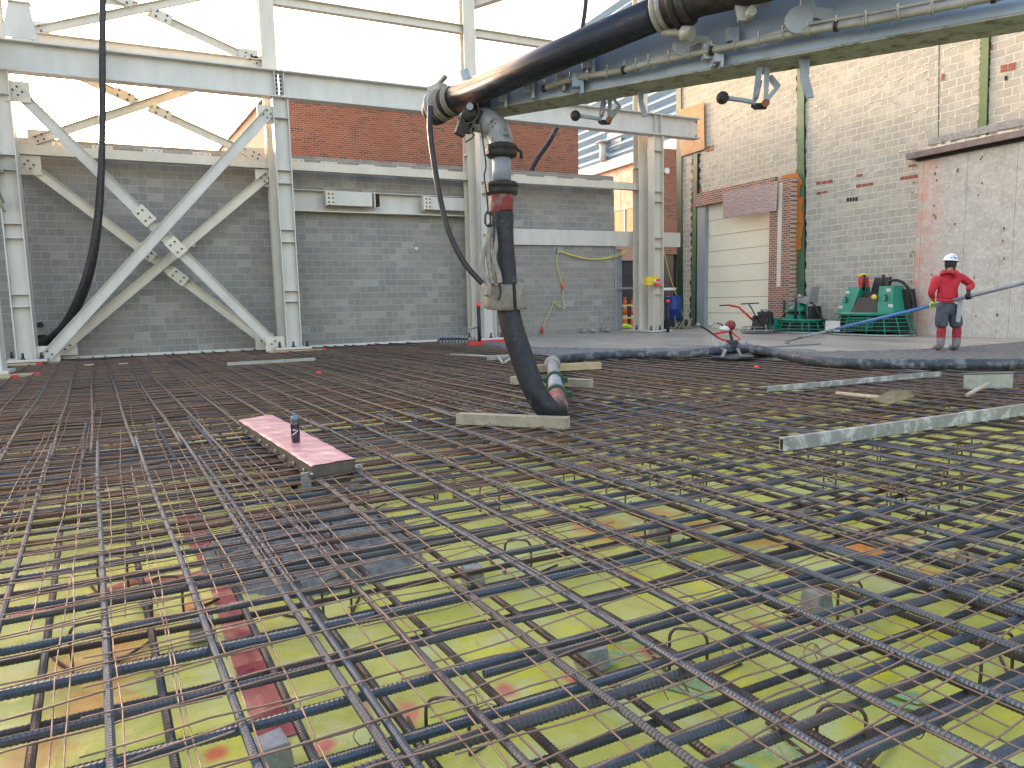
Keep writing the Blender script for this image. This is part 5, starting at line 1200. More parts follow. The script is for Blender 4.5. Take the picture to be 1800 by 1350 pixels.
for v in (.35, .55, .8):
    for u in (-.02, 1.02):
        p = q4(u, v, 0); MB().box((p.x - .03, p.y - .03, -.23), (p.x + .03, p.y + .03, -.02)).build('support_leg', M['duct_dark'], tb_)
for (u, v) in ((1.08, .99), (-.1, .985)):
    p = q4(u, v, 0); MB().box((p.x - .035, p.y - .01, -.22), (p.x + .035, p.y + .01, .02)).build('level_bracket', M['zinc'], tb_)
# water bottle
bp = onz(520, 774, .09)
wb = thing('water_bottle', 'smoky grey water bottle with a blue lid standing on the pink film', 'bottle', (bp.x, bp.y, onz(520,774,.09).z - .013))
m_, t_, b_ = nodes('smoky_bottle'); b_.inputs['Base Color'].default_value = (.045, .035, .055, 1); b_.inputs['Roughness'].default_value = .12; b_.inputs['Transmission Weight'].default_value = .25; M['bottle'] = m_
MB().lathe([(.030, 0), (.036, .008), (.036, .09), (.034, .105), (.037, .12), (.037, .155), (.032, .175), (.026, .185)], 22).build('body', M['bottle'], wb, local=True)
M['lid'] = rough_mat('blue_grey_lid', (0.10, 0.17, 0.23), (0.14, 0.21, 0.27), 20, 0.3, 0, 0)
MB().lathe([(.033, .183), (.034, .205), (.027, .215), (.022, .222), (.008, .226)], 20).build('lid', M['lid'], wb, local=True)
MB().tube([(-.012, -.01, .222), (-.014, -.012, .238), (.004, -.006, .243), (.018, .0, .232)], .006, 8).build('spout', M['lid'], wb, local=True)
def on_bottle(pts, name):
    mb = MB(); vs = []
    yaw = math.atan2(-bp.y, -bp.x)
    for a, z in pts: an = yaw + a; vs.append(Vector((.0375 * math.cos(an), .0375 * math.sin(an), z)))
    mb.plate(vs, Vector((math.cos(yaw), math.sin(yaw), 0)) * .0012); return mb.build(name, M['white'], wb, local=True)
on_bottle([(-.7, .07), (-.2, .082), (.2, .094), (.65, .108), (.65, .098), (.2, .084), (-.2, .072), (-.7, .060)], 'white_mark')
on_bottle([(-.7, .102), (-.35, .118), (-.05, .102), (.3, .122), (.1, .104), (-.1, .096), (-.4, .106)], 'white_mark')

# ================================================================== FAR SMALL THINGS
for i in range(9):
    p = onz(775.5 + i * 5.6, 604.5, -.02)
    e = thing('pipe_stub', 'grey pipe stub standing before the centre column, %s from the left' % words[i], 'pipe stub', (p.x, p.y, -.1), 'row of grey pipe stubs')
    MB().cyl((p.x, p.y, -.1), (p.x, p.y, .24), .036, 12).build('pipe', M['greypipe_clean'], e); MB().cyl((p.x, p.y, .10), (p.x, p.y, .17), .042, 12).build('sleeve', M['cable'], e)
p = onz(829, 603, 0); mb = MB(); mb.cyl((p.x, p.y, -.1), (p.x, p.y, .5), .02, 8); mb.cyl((p.x - .12, p.y, .44), (p.x + .3, p.y, .47), .03, 8); mb.cyl((p.x + .1, p.y, -.1), (p.x + .1, p.y, .45), .02, 8); tag(mb.build('pipe_riser', M['zinc']), 'thin galvanised riser with a cross pipe beside the pipe stubs', 'pipe')
p = onz(843, 603, 0); e = thing('marker_post', 'black post with a red cap before the centre column', 'post', (p.x, p.y, -.05)); MB().cyl((p.x, p.y, -.05), (p.x, p.y, 1.08), .055, 12).build('post', M['cable'], e); MB().cyl((p.x, p.y, 1.08), (p.x, p.y, 1.2), .06, 12).build('cap', M['neonred'], e)
p = onz(1174, 584, 0); e = thing('marker_post', 'black post with a red cap at the foot of the right column', 'post', (p.x, p.y, 0)); MB().cyl((p.x, p.y, 0), (p.x, p.y, 1.05), .055, 12).build('post', M['cable'], e); MB().cyl((p.x, p.y, 1.05), (p.x, p.y, 1.16), .06, 12).build('cap', M['neonred'], e)
p = onz(850, 603, 0); tag(MB().box((p.x - .5, p.y - .05, -.06), (p.x + .75, p.y + .03, .06)).build('kicker_board', M['redpaint']), 'bright red board at the foot of the centre column', 'board')
# conduit stubs along the wall foot
for i, px in enumerate((985, 992, 1014, 1018, 1022, 1053, 1062, 1068)):
    p = onz(px, 584, 0); mb = MB(); mb.cyl((p.x, WY - .2, 0), (p.x, WY - .2, .14 + .05 * (i % 3)), .035, 10); mb.cyl((p.x, WY - .2, .05), (p.x, WY - .2, .09), .05, 10)
    tag(mb.build('conduit_stub', M['zinc']), 'short conduit stub at the foot of the block wall, %s from the left' % words[i], 'conduit stub', 'conduit stubs at the wall foot')
# junction box and yellow cords on the block wall
p = ony(982, 441, WY); e = MB().box((p.x - .09, WY - .08, p.z - .09), (p.x + .09, WY - .003, p.z + .09)).build('junction_box', M['jamb']); tag(e, 'small grey junction box on the wall where the yellow cords start', 'junction box')
def cord(label, pts, y=WY - .1, r=.016, mat='yellowrope'): return tag(MB().tube(smooth_path([ony(*q, y) for q in pts], 6), r, 6).build('yellow_cord', M[mat]), label, 'cord')
cord('yellow cord dropping from the junction box to an orange plug', [(982, 442), (978, 460), (984, 485), (990, 510), (989, 525), (992, 540), (988, 542)])
cord('yellow cord sagging from the junction box to the right column', [(984, 441), (1010, 449), (1040, 455), (1070, 452), (1100, 440), (1128, 428)])
cord('second yellow cord sagging lower between junction box and right column', [(984, 442), (1015, 452), (1050, 456), (1085, 450), (1110, 436), (1128, 430)])
cord('loose yellow cord zigzagging down to a red plug at the wall foot', [(985, 540), (978, 535), (974, 530), (968, 545), (960, 560), (955, 575)])
for q, lab, mt in (((990, 502), 'orange plug hanging on the yellow cord', 'orange'), ((953, 580), 'red plug hanging near the slab at the foot of the block wall', 'redpaint')):
    p = ony(*q, WY - .12); tag(MB().tube([p + Vector((0, 0, .12)), p, p - Vector((0, 0, .14))], [.02, .05, .03], 8).build('cord_plug', M[mt]), lab, 'plug')
p = ony(1148, 520, 20.7)
# yellow cord behind column at right and yellow box strapped to the column
cord('yellow cord falling behind the right column towards the green post', [(1168, 445), (1176, 480), (1184, 505), (1196, 540), (1200, 556)], 23.0)
bp2 = ony(1143, 494, YF - .3)
e = thing('power_box', 'yellow power box strapped to the right column with red plugs', 'power box', (bp2.x, bp2.y, bp2.z))
MB().box((-.22, -.12, -.14), (.06, .1, .14), Matrix.Translation(bp2)).build('case', M['yellow'], e); MB().box((.02, -.16, -.02), (.18, .08, .17), Matrix.Translation(bp2)).build('top_case', M['yellow'], e)
MB().ball(bp2 + Vector((.06, -.17, -.02)), .07, 8).build('socket', M['white'], e)
for dz in (0.02, -.13): MB().box((.14, -.18, dz - .05), (.30, -.05, dz + .05), Matrix.Translation(bp2)).build('plug', M['neonred'], e)
# orange delineators with yellow tape
for px, lab in ((1098.5, 'left orange and white delineator post at the end of the block wall'), (1113, 'right orange and white delineator post at the end of the block wall')):
    p = onz(px, 574, 0); e = thing('delineator', lab, 'delineator', (p.x, p.y, 0), 'orange delineator posts'); x, y = p.x, p.y
    MB().lathe([(.20, 0), (.20, .05), (.11, .08), (.10, .32)], 14, Matrix.Translation((x, y, 0))).build('base', M['orange'], e)
    MB().lathe([(.10, .32), (.095, .5)], 14, Matrix.Translation((x, y, 0))).build('white_band', M['white'], e)
    MB().lathe([(.095, .5), (.09, .8)], 14, Matrix.Translation((x, y, 0))).build('orange_band', M['orange'], e)
    MB().lathe([(.09, .8), (.085, .93)], 14, Matrix.Translation((x, y, 0))).build('white_band', M['white'], e)
    MB().lathe([(.085, .93), (.08, 1.15), (.03, 1.17), (.03, 1.2), (.07, 1.24), (.05, 1.28)], 14, Matrix.Translation((x, y, 0))).build('top', M['orange'], e)
for py, lab in ((537, 'upper yellow caution line strung by the delineators'), (559, 'lower yellow caution line strung by the delineators')):
    a, b = ony(1089, py, 25.2), ony(1122, py - 1, 25.2); tag(MB().bar(a, b, .01, .07).build('caution_tape', M['yellow']), lab, 'tape')
p = onz(1099, 578, 0); mb = MB(); mb.ball((p.x, p.y, .11), .13, 8, (1.9, 1, .8)); mb.ball((p.x + .18, p.y, .08), .11, 8, (1.5, 1, .7)); tag(mb.build('safety_vest', M['neon']), 'crumpled high visibility vest lying at the end of the block wall', 'vest')
# blue barrel pile
p = onz(1183, 578, 0); e = thing('blue_drum', 'dark blue plastic drum behind the right column', 'drum', (p.x, p.y, 0))
MB().lathe([(.28, 0), (.31, .04), (.31, .4), (.33, .43), (.31, .46), (.31, .85), (.29, .9), (.27, .93), (.02, .93)], 20, Matrix.Translation((p.x, p.y, .35))).build('drum', M['blue'], e)
MB().box((p.x - .5, p.y - .35, 0), (p.x + .45, p.y + .35, .35)).build('crate', M['darkroom'], e)
mb = MB()
for i in range(26):
    x, y = p.x + random.uniform(-.5, .7), p.y - .5 + random.uniform(-.2, .2); mb.bar((x, y, .02), (x + random.uniform(-.3, .3), y + random.uniform(-.2, .2), random.uniform(.05, .5)), .03, .03)
tag(mb.build('debris', M['wood_grey']), 'small heap of sticks and rubble beside the blue drum', 'debris'); COL.objects[-1]['kind'] = 'stuff'
# hard hat behind the wall top
p = ony(835, 298, 23.0); hh = MB().lathe([(.17, 0), (.165, .01), (.14, .05), (.12, .12), (.06, .17), (.01, .18)], 16, Matrix.Translation(p - Vector((0, 0, .05)))); tag(hh.build('hard_hat', M['neon']), 'lime hard hat just showing above the block wall', 'hard hat')

# ================================================================== MACHINES
def frame(o, u, v):
    u, v = Vector(u), Vector(v); Mx = Matrix.Identity(4)
    for i in range(3): Mx[i][0] = u[i]; Mx[i][1] = v[i]; Mx[i][2] = (0, 0, 1)[i]; Mx[i][3] = o[i]
    return Mx
def tb(pts, r, F, n=8): return MB().tube([F @ Vector(p) for p in pts], r, n)
def oval(a, b, z, n=40, sq=2.6):
    out = []
    for k in range(n + 1):
        t = 2 * math.pi * k / n; c, s = math.cos(t), math.sin(t); out.append((a * math.copysign(abs(c) ** (2 / sq), c), b * math.copysign(abs(s) ** (2 / sq), s), z))
    return out
def guard(parent, F, a, b, levels, nbar, mat='greenpaint', r=.014):
    mb = MB(); rings = []
    for (k, z) in levels: pts = oval(a * k, b * k, z); rings.append(pts); mb.tube([F @ Vector(p) for p in pts], r, 6)
    for i in range(nbar):
        j = int(i * 40 / nbar); mb.tube([F @ Vector(rg[j]) for rg in rings], r * 1.2, 6)
    return mb.build('guard_cage', M[mat], parent)
def wedge(F, x0, x1, y0, y1, z0, X0, X1, Y0, Y1, z1):
    vs = [F @ Vector(p) for p in ((x0,y0,z0),(x1,y0,z0),(x1,y1,z0),(x0,y1,z0),(X0,Y0,z1),(X1,Y0,z1),(X1,Y1,z1),(X0,Y1,z1))]
    return MB().add(vs, [(0,3,2,1),(4,5,6,7),(0,1,5,4),(1,2,6,5),(2,3,7,6),(3,0,4,7)])
# big ride-on trowel "3": u to the right along the wall, v towards the viewer
ctr = Vector((18.45, (onx(1466, 575, 18.3).y + onx(1610, 575, 18.6).y) / 2, 0)); F = frame(ctr, (0, -1, 0), (-1, 0, 0))
hw = abs(onx(1466, 575, 18.3).y - onx(1610, 575, 18.6).y) / 2
big = thing('ride_on_trowel', 'large green ride-on power trowel marked 3 against the block wall', 'power trowel', ctr, 'ride-on power trowels')
guard(big, F, hw, .66, [(1, .05), (.97, .17), (.93, .28), (.89, .39), (.85, .49), (.82, .58)], 13, r=.011)
MB().tube([F @ Vector(p) for p in oval(hw * 1.01, .68, .03)], .025, 6).build('base_ring', M['zinc'], big)
MB().tube([F @ Vector(p) for p in oval(hw * .80, .54, .62)], .035, 8).build('top_ring', M['greenpaint'], big)
MB().lathe([(.5, .02), (.55, .03), (.55, .05), (.05, .09)], 24, F @ Matrix.Translation((-hw * .45, 0, 0))).build('rotor', M['blackp'], big)
MB().lathe([(.5, .02), (.55, .03), (.55, .05), (.05, .09)], 24, F @ Matrix.Translation((hw * .45, 0, 0))).build('rotor', M['blackp'], big)
wedge(F, -.85, .85, -.4, .4, .12, -.8, .8, -.35, .35, .60).build('chassis', M['blackp'], big)
wedge(F, -.92, -.42, -.3, .42, .64, -.72, -.32, -.25, .18, 1.40).build('left_panel', M['greenpaint'], big)
wedge(F, .42, .92, -.3, .42, .64, .30, .72, -.25, .18, 1.40).build('right_panel', M['greenpaint'], big)
wedge(F, -.418, .418, -.2, .46, .66, -.33, .33, -.2, .24, 1.10).build('footwell_cover', M['blackp'], big)
MB().tube([F @ Vector(p) for p in ((-.95, .45, .64), (.95, .45, .64))], .03, 8).build('step_bar', M['greenpaint'], big)
wedge(F, -.27, .27, -.25, .12, 1.12, -.25, .25, -.2, .1, 1.24).build('seat', M['blackp'], big)
wedge(F, -.27, .27, -.32, -.2, 1.2, -.24, .24, -.42, -.32, 1.66).build('seat_back', M['blackp'], big)
wedge(F, -.50, -.32, -.2, .05, 1.40, -.50, -.34, -.2, .05, 1.68).build('fuel_can', M['redpaint'], big)
MB().ball(F @ Vector((-.46, -.1, 1.74)), .13, 8, (1.1, 1, .45)).build('cloth', M['yellow'], big)
MB().tube([F @ Vector(p) for p in ((-.31, .05, 1.3), (-.31, .05, 1.75))], .045, 8).build('control_lever', M['blackp'], big)
MB().tube([F @ Vector(p) for p in ((.31, .05, 1.3), (.31, .05, 1.72))], .045, 8).build('control_lever', M['blackp'], big)
MB().tube(smooth_path([F @ Vector(p) for p in ((.3, -.2, 1.5), (.5, -.2, 1.56), (.75, -.25, 1.45), (.95, -.3, 1.1), (1.0, -.3, .7))], 5), .04, 8).build('rear_frame', M['blackp'], big)
wedge(F, .74, 1.0, -.5, -.1, .7, .72, .9, -.5, -.15, 1.3).build('engine_cover', M['blackp'], big)
MB().ball(F @ Vector((.28, .36, 1.10)), .075, 8).build('yellow_knob', M['yellow'], big)
mb = MB(); 
for i in range(9): mb.bar(F @ Vector((-.42 + i * .105, .60, .17)), F @ Vector((-.42 + i * .105, .56, .52)), .012, .012)
for z in (.17, .26, .35, .44, .52): mb.bar(F @ Vector((-.44, .60 - (z-.17)*.1, z)), F @ Vector((.44, .60 - (z-.17)*.1, z)), .015, .02)
mb.build('grille', M['greenpaint'], big)
MB().box((-1.08, .66, .12), (-.58, .68, .42), F @ Matrix.Rotation(0, 4, 'X')).build('paper_sign', M['white'], big)
for x, z in ((-.7, 1.25), (.62, 1.28), (-.82, .82), (.80, .85)):
    t = (z - .64) / .76; y = .42 + (.18 - .42) * t + .006
    mb = MB(); mb.box((x - .07, y, z - .045), (x + .07, y + .005, z + .045), F); mb.build('sticker', M['white'], big)
def label3d(s, F, loc, size, rotx, mat, parent, name='number'):
    cu = bpy.data.curves.new(name, 'FONT'); cu.body = s; cu.size = size; cu.extrude = .004; cu.offset = .006; cu.align_x = 'CENTER'; cu.align_y = 'CENTER'
    o = bpy.data.objects.new(name, cu); COL.objects.link(o); dg = bpy.context.evaluated_depsgraph_get(); me = bpy.data.meshes.new_from_object(o.evaluated_get(dg)); bpy.data.objects.remove(o)
    # text plane x->u, y->z, normal->v
    T = F @ Matrix.Translation(loc) @ Matrix.Rotation(rotx, 4, 'X')
    T = Matrix.Translation(-rootloc(parent)) @ T
    Q = Matrix(((1, 0, 0, 0), (0, 0, 1, 0), (0, 1, 0, 0), (0, 0, 0, 1)))
    me.transform(T @ Q); me.materials.clear(); me.materials.append(mat)
    o = bpy.data.objects.new(name, me); COL.objects.link(o); o.parent = parent; return o
label3d('3', F, (.64, .345, 1.06), .26, 0, M['blackp'], big)
label3d('3', F, (-.66, .345, 1.02), .24, 0, M['blackp'], big)
# smaller ride-on trowel
ctr = Vector((18.35, (onx(1364, 575, 18.2).y + onx(1458, 575, 18.5).y) / 2, 0)); hw = abs(onx(1364, 575, 18.2).y - onx(1458, 575, 18.5).y) / 2; F = frame(ctr, (0, -1, 0), (-1, 0, 0))
sm = thing('ride_on_trowel', 'smaller green ride-on power trowel with a grey seat beside the brick pier', 'power trowel', ctr, 'ride-on power trowels')
guard(sm, F, hw, .6, [(1, .05), (.96, .15), (.92, .25), (.86, .36)], 16, r=.012)
MB().tube([F @ Vector(p) for p in oval(hw * 1.01, .62, .03)], .022, 6).build('base_ring', M['zinc'], sm)
MB().tube([F @ Vector(p) for p in oval(hw * .84, .5, .42)], .03, 8).build('top_ring', M['greenpaint'], sm)
wedge(F, -.6, .6, -.35, .35, .12, -.55, .55, -.3, .3, .42).build('chassis', M['blackp'], sm)
wedge(F, -.42, .20, -.3, .3, .44, -.40, .16, -.28, .26, .60).build('lower_cowl', M['greenpaint'], sm)
wedge(F, -.41, .19, -.3, .28, .60, -.38, .14, -.26, .24, .68).build('black_band', M['blackp'], sm)
MB().lathe([(.34, .68), (.32, .78), (.24, .88), (.1, .95), (.02, .96)], 18, F @ Matrix.Translation((-.12, 0, 0))).build('cowl_dome', M['greenpaint'], sm)
wedge(F, -.05, .40, -.25, .2, .95, -.02, .42, -.22, .2, 1.03).build('seat', M['greyseat'], sm)
wedge(F, .30, .42, -.2, .18, 1.03, .40, .50, -.18, .16, 1.45).build('seat_back', M['greyseat'], sm)
wedge(F, -1.0 * hw, -.62 * hw, .30, .62, .12, -.95 * hw, -.62 * hw, .30, .56, .48).build('toolbox', M['greenpaint'], sm)
for x in (-.45, -.36): MB().tube(smooth_path([F @ Vector(p) for p in ((x, .1, .5), (x, .12, 1.0), (x + .05, .1, 1.2), (x + .16, .08, 1.28))], 5), .018, 8).build('lever', M['zinc'], sm)
MB().tube([F @ Vector(p) for p in ((-.55, .2, .5), (-.56, .2, 1.05))], .04, 8).build('control_post', M['blackp'], sm)
MB().tube([F @ Vector(p) for p in ((.02, .32, .35), (.02, .32, 1.12))], .04, 8).build('control_post', M['blackp'], sm)
MB().ball(F @ Vector((-.02, .1, 1.17)), .07, 8).build('lamp', M['zinc'], sm)
MB().tube(smooth_path([F @ Vector(p) for p in ((.3, .1, .98), (.55, .1, .9), (.7, .1, .66), (.95, .05, .35))], 5), .03, 8).build('side_arm', M['blackp'], sm)
for p0, p1 in (((.18, .3, .42), (.06, .2, .95)), ((.5, .3, .42), (.36, .2, .95)), ((-.6, .3, .42), (-.4, .2, .9))): MB().tube([F @ Vector(p0), F @ Vector(p1)], .016, 8).build('frame_bar', M['greenpaint'], sm)
wedge(F, .3, .62, -.2, .25, .45, .3, .55, -.2, .2, .85).build('engine', M['blackp'], sm)
# walk-behind trowel by the door
ctr = onz(1332, 586, 0); F = frame(ctr, Vector((.55, -.84, 0)).normalized(), Vector((-.84, -.55, 0)).normalized())
wk = thing('walk_behind_trowel', 'small walk-behind power trowel with a red handle standing before the cream door', 'power trowel', ctr)
guard(wk, F, .52, .5, [(1, .04), (.97, .12), (.9, .22)], 12, 'zinc', .009)
MB().lathe([(.45, .02), (.48, .03), (.05, .07)], 20, F).build('rotor', M['blackp'], wk)
wedge(F, -.18, .2, -.2, .2, .1, -.12, .16, -.15, .15, .5).build('gearbox', M['blackp'], wk)
wedge(F, .02, .46, -.22, .22, .28, .05, .42, -.2, .2, .66).build('engine', M['blackp'], wk)
MB().lathe([(.09, 0), (.11, .05), (.09, .10), (.02, .11)], 14, F @ Matrix.Translation((-.05, .1, .48))).build('air_filter', M['castiron'], wk)
mb = MB()
for i in range(7): mb.box((.06 + i * .05, .2, .36), (.075 + i * .05, .30, .6), F)
for i in range(5): mb.ball(F @ Vector((.05 + .1 * i, .15, .66 + .03 * (i % 2))), .05, 6)
mb.build('cooling_fins', M['castiron'], wk)
MB().box((.1, -.1, .66), (.36, .15, .78), F).build('fuel_tank', M['greyseat'], wk)
MB().cyl(F @ Vector((.25, .22, .46)), F @ Vector((.25, .30, .46)), .13, 14).build('recoil_cover', M['castiron'], wk)
MB().tube([F @ Vector(p) for p in ((-.15, 0, .42), (-.62, 0, .86), (-.95, 0, .93))], .035, 8).build('handle_arm', M['redpaint'], wk)
MB().tube([F @ Vector(p) for p in ((-.95, 0, .93), (-1.25, .0, .92))], .022, 8).build('grip', M['blackp'], wk)
MB().tube([F @ Vector(p) for p in ((-.55, 0, .96), (.02, 0, .98))], .02, 8).build('grip', M['blackp'], wk)
MB().tube(smooth_path([F @ Vector(p) for p in ((-.05, 0, .5), (-.2, .0, .8), (-.3, 0, .95))], 4), .02, 8).build('throttle_rod', M['blackp'], wk)
tag(MB().bar(onx(1372, 560, RX - .42), onx(1364, 585, RX - .6), .03, .05).build('leaning_board', M['wood_grey']), 'thin board leaning against the foot of the brick pier', 'board') 
# power screed on the slab
ps = thing('power_screed', 'red framed power screed with a white and maroon engine behind the hose', 'power screed', onz(1275, 612, 0))
dS = 14.9
s_ = lambda x, y, d=0: at(x, y, dS + d)
MB().bar(onz(1176, 607, .03), onz(1432, 617, .03), .05, .07).build('screed_blade', M['alu'], ps)
MB().tube([s_(*q) for q in ((1256, 586), (1262, 594), (1280, 600), (1296, 599), (1301, 596), (1284, 582), (1262, 586), (1256, 586))], .022, 8).build('frame_tube', M['redpaint'], ps)
MB().tube(smooth_path([s_(*q) for q in ((1229, 572), (1240, 578), (1256, 589), (1270, 597), (1290, 600))], 4), .02, 8).build('handle_tube', M['blackp'], ps)
MB().tube([s_(1283, 582), s_(1288, 604)], .03, 8).build('stem', M['blackp'], ps)
MB().tube([s_(*q) for q in ((1260, 568), (1268, 570), (1284, 582))], .016, 8).build('handle_tube', M['blackp'], ps)
MB().tube([s_(1246, 573), s_(1256, 568)], .028, 8).build('grip', M['zinc'], ps); MB().tube([s_(1225, 570), s_(1230, 572)], .03, 8).build('grip', M['zinc'], ps)
mb = MB(); mb.ball(s_(1274, 578), .11, 10, (1.15, 1, .6)); mb.build('fuel_tank', M['white'], ps)
MB().ball(s_(1284, 572), .11, 10).build('engine_cover', rough_mat('maroon_plastic', (0.16, 0.02, 0.03), (0.2, 0.03, 0.04), 9, 0.4, 0, 0), ps)
MB().bar(s_(1279, 606), s_(1299, 605), .12, .07).build('mount', M['castiron'], ps)
MB().tube([s_(1254, 588), s_(1253, 610)], .006, 6).build('cable', M['white'], ps)
# bull float beyond
bf = thing('bull_float', 'bull float blade on the wet slab at the far end of the blue pole', 'float', onz(1390, 606, 0))
MB().bar(onz(1343, 610, .02), onz(1437, 604, .02), .2, .02).build('blade', M['alu'], bf)
A0 = onz(1384, 600, .06); MB().bar(A0 - Vector((.02, .02, .06)), A0 + Vector((0, 0, .05)), .1, .08, up=Vector((0, 1, 0))).build('bracket', M['zinc'], bf)

# ================================================================== WORKER
D0 = 14.32
def wp(x, y, d=0): return at(x, y, D0 + d)
fwd = (ROT @ Vector((0, 0, -1))); fwd.z = 0; fwd.normalize(); rgt = Vector((fwd.y, -fwd.x, 0))
feet = wp(1664, 617)
wk_ = None
def skin_obj(name, verts, edges, radii, mat, parent, sub=2, root=0):
    off = rootloc(parent) if parent is not None else feet
    me = bpy.data.meshes.new(name); me.from_pydata([Vector(v) - off for v in verts], edges, []); me.materials.append(mat)
    o = bpy.data.objects.new(name, me); COL.objects.link(o)
    if parent is not None: o.parent = parent
    else: o.location = off
    sk_ = o.modifiers.new('skin', 'SKIN'); sk_.use_smooth_shade = True; sk_.branch_smoothing = .6
    for i, r in enumerate(radii):
        rr = r if isinstance(r, tuple) else (r, r); me.skin_vertices[0].data[i].radius = rr; me.skin_vertices[0].data[i].use_root = (i == root)
    s = o.modifiers.new('sub', 'SUBSURF'); s.levels = s.render_levels = sub
    return o
# pole first: hands close on it
P_far = onz(1385, 599, .10); H1 = wp(1638, 537, .20); H2 = H1 + (H1 - P_far) * .27
pd_ = (H1 - P_far).normalized()
def on_pole(px):
    lo, hi = 0.0, 3.0
    for _ in range(50):
        mid = (lo + hi) / 2; q = P_far + (H1 - P_far) * mid; c = ROT.transposed() @ (q - CAM); x = 900 - c.x / c.z * FPX
        if x < px: lo = mid
        else: hi = mid
    return P_far + (H1 - P_far) * lo
pole = thing('long_pole', 'long blue and grey pole of the bull float held by the worker', 'pole', P_far)
MB().tube([P_far, on_pole(1470)], .03, 10).build('grey_section', M['greypipe'], pole)
MB().tube([on_pole(1470), on_pole(1640)], .034, 10).build('blue_section', M['bluepole'], pole)
MB().tube([on_pole(1640), on_pole(1900)], .038, 10).build('upper_section', M['greypipe_clean'], pole)
LH = on_pole(1640); RH = on_pole(1703)
pel, spn, che, nek, hed = wp(1667, 541), wp(1665, 517, -.02), wp(1668, 496, -.02), wp(1670, 477), wp(1671, 463, .02)
lsh, rsh = wp(1650, 489, .0), wp(1688, 486, .02)
lel, rel = wp(1637, 514, .02), wp(1709, 502, .08)
lwr = LH + Vector((0, 0, .07)); rwr = RH + Vector((0, 0, .09)) + fwd * .02
lhp, rhp = wp(1659, 545), wp(1676, 545)
lkn, rkn = wp(1655, 573, .05), wp(1682, 573, .02)
lan, ran = wp(1653, 606, -.02), wp(1681, 606, -.04)
def foot(a): return [a + Vector((0, 0, -.02)) + fwd * .02, a + Vector((0, 0, -.045)) + fwd * .17]
lf, rf = foot(lan), foot(ran)
V = [pel, spn, che, nek, hed, lsh, lel, lwr, rsh, rel, rwr, lhp, lkn, lan, lf[1], rhp, rkn, ran, rf[1]]
Ed = [(0,1),(1,2),(2,3),(3,4),(2,5),(5,6),(6,7),(2,8),(8,9),(9,10),(0,11),(11,12),(12,13),(13,14),(0,15),(15,16),(16,17),(17,18)]
Rr = [(.13,.11),(.13,.10),(.15,.11),.06,(.095,.10),.07,.045,.03,.07,.045,.03,.09,.06,.045,.035,.09,.06,.045,.035]
person = skin_obj('person', V, Ed, Rr, M['skin'], None)
tag(person, 'worker in red hooded top and white hard hat, seen from behind gripping the long pole', 'person')
hm_ = Matrix.Translation(hed)
ears = MB(); 
for s in (-1, 1): ears.ball(hed + rgt * .088 * s + Vector((0, 0, -.02)), .028, 8, (.5, 1, 1.2))
ears.build('ears', M['skin'], person)
MB().lathe([(.085, -.17), (.088, -.11), (.105, -.05), (.112, .02), (.10, .06), (.05, .10)], 16, Matrix.Translation(hed + Vector((0, 0, .0)))).build('hair', M['blackp'], person)
# torso of the hooded top with sleeves
hv = [wp(1665, 529), wp(1665, 524), wp(1666, 508), wp(1668, 492), wp(1670, 473), lsh + rgt * -.01, lel + rgt * -.01, lwr + Vector((0, 0, .05)), rsh, rel, rwr + Vector((0, 0, .06))]
skin_obj('hooded_top', hv, [(0,1),(1,2),(2,3),(3,4),(3,5),(5,6),(6,7),(3,8),(8,9),(9,10)], [(.20,.15),(.225,.165),(.215,.155),(.205,.145),(.095,.10),(.10,.10),.072,.05,(.10,.10),.075,.055], M['hoodie'], person)
skin_obj('hood', [wp(1659, 481, -.10), wp(1666, 487, -.155), wp(1675, 483, -.12), wp(1681, 478, -.04), wp(1657, 477, -.02)], [(0,1),(1,2),(2,3),(0,4)], [(.08,.07),(.115,.065),(.09,.07),.07,.07], M['hoodie'], person, 2, 1)
skin_obj('hem', [wp(1645, 527, -.13), wp(1665, 529, -.17), wp(1686, 527, -.13)], [(0,1),(1,2)], [.03,.035,.03], M['hoodie'], person, 2, 1)
skin_obj('work_trousers', [wp(1666, 528), wp(1666, 540), wp(1656, 549), wp(1655, 562, .02), wp(1655, 572, .03), wp(1654.5, 577, .03), wp(1677, 549), wp(1680, 562), wp(1681, 572), wp(1681.5, 576, .01)], [(0,1),(1,2),(2,3),(3,4),(4,5),(1,6),(6,7),(7,8),(8,9)],
         [(.19,.145),(.205,.165),(.14,.15),(.13,.135),(.12,.125),.095,(.14,.15),(.13,.135),(.12,.125),.095], M['pants'], person)
for kn, an, ft, nm in ((lkn, lan, lf, 'l'), (rkn, ran, rf, 'r')):
    top = kn + Vector((0, 0, -.02)); 
    mb = MB().tube([top, top.lerp(an, .3), top.lerp(an, .62), top.lerp(an, .8)], [.078, .085, .075, .07], 14); mb.build('legging', M['sock'], person)
    skin_obj('boot', [top.lerp(an, .55), top.lerp(an, .8), an + Vector((0, 0, -.02)), an + Vector((0, 0, -.055)) + fwd * .05, an + Vector((0, 0, -.065)) + fwd * .20], [(0,1),(1,2),(2,3),(3,4)], [.088, .085, .08, (.065, .06), (.06, .045)], M['boot'], person, 2, 0)
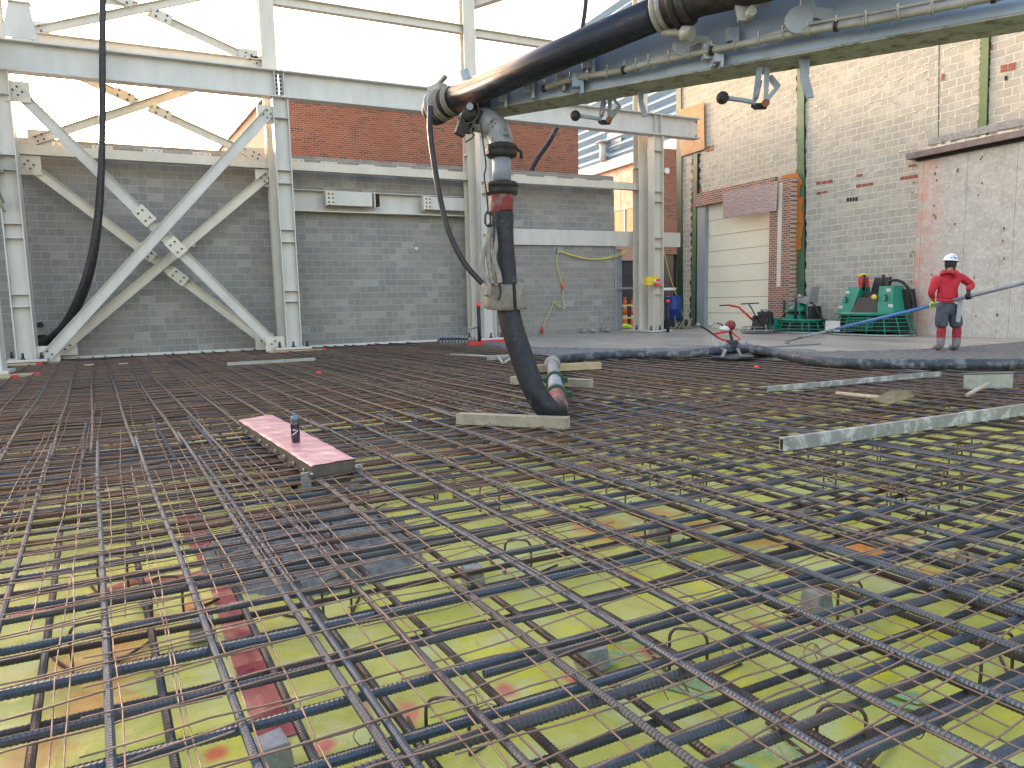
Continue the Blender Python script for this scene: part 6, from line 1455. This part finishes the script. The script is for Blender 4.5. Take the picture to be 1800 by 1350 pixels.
# gloves: palm with four fingers and a thumb closed on the pole
def glove(c, wr, mat, s):
    g = MB(); side_ = (wr - c).normalized(); ax = pd_; out = ax.cross(side_).normalized() * s
    palm = c + side_ * .045
    pm = skin_obj('glove', [wr + side_ * .05, wr, palm], [(0,1),(1,2)], [(.045,.045),(.036,.036),(.05,.035)], mat, person, 2, 1)
    for i in range(4):
        o_ = ax * (-.036 + .024 * i); Lf = (.9, 1.0, .97, .8)[i]
        pts = [palm + o_ + out * .03, c + o_ + out * .052 * Lf + side_ * .02, c + o_ + out * .045 * Lf - side_ * .028, c + o_ - side_ * .05, c + o_ - out * .035 - side_ * .04 * Lf]
        MB().tube(smooth_path(pts, 3), [.0125] * 10 + [.0115, .0105, .009], 8).build('finger', mat, pm)
    pts = [palm - ax * .03 - out * .02, c - ax * .045 - out * .045 + side_ * .01, c - ax * .02 - out * .048 - side_ * .02]
    MB().tube(smooth_path(pts, 3), .013, 8).build('thumb', mat, pm)
glove(LH, lwr, M['neon'], -1); glove(RH, rwr, M['blackp'], 1)
# hard hat with brim all round
hq = Matrix.Translation(hed + Vector((0, 0, .055))) @ Matrix.Rotation(R_(6), 4, fwd)
ht_ = MB().lathe([(.185, -.012), (.188, -.006), (.13, .012), (.125, .03), (.118, .07), (.09, .105), (.05, .122), (.005, .128)], 24, hq); ho = ht_.build('hard_hat', M['hat'], person)
MB().tube([hq @ Vector((0, -.12, .035)), hq @ Vector((0, -.075, .118)), hq @ Vector((0, 0, .135)), hq @ Vector((0, .075, .118))], .012, 8).build('ridge', M['hat'], ho)
cv = -fwd; 
for a_, zz, sc_ in ((-.5, .05, 1), (.1, .045, 1.3), (.75, .04, .9), (-.15, .085, .8)):
    d_ = Matrix.Rotation(a_, 3, 'Z') @ cv; c = hq @ Vector((0, 0, zz)) + d_ * .118; MB().box((-.018, -.006, -.012), (.018, .006, .012), Matrix.Translation(c) @ Matrix.Rotation(math.atan2(d_.y, d_.x) + math.pi/2, 4, 'Z') @ Matrix.Scale(sc_, 4)).build('sticker', M['bluepole'] if a_ < .5 else M['blackp'], ho)
# flat float hanging from the belt
a = wp(1688, 528, -.2); b = wp(1684, 566, -.2); MBo = MB().bar(a, b, .085, .012, up=fwd).build('belt_float', M['alu_grey'] if 'alu_grey' in M else M['jamb'])
tag(MBo, 'flat grey magnesium float hanging at the right hip of the worker', 'float')
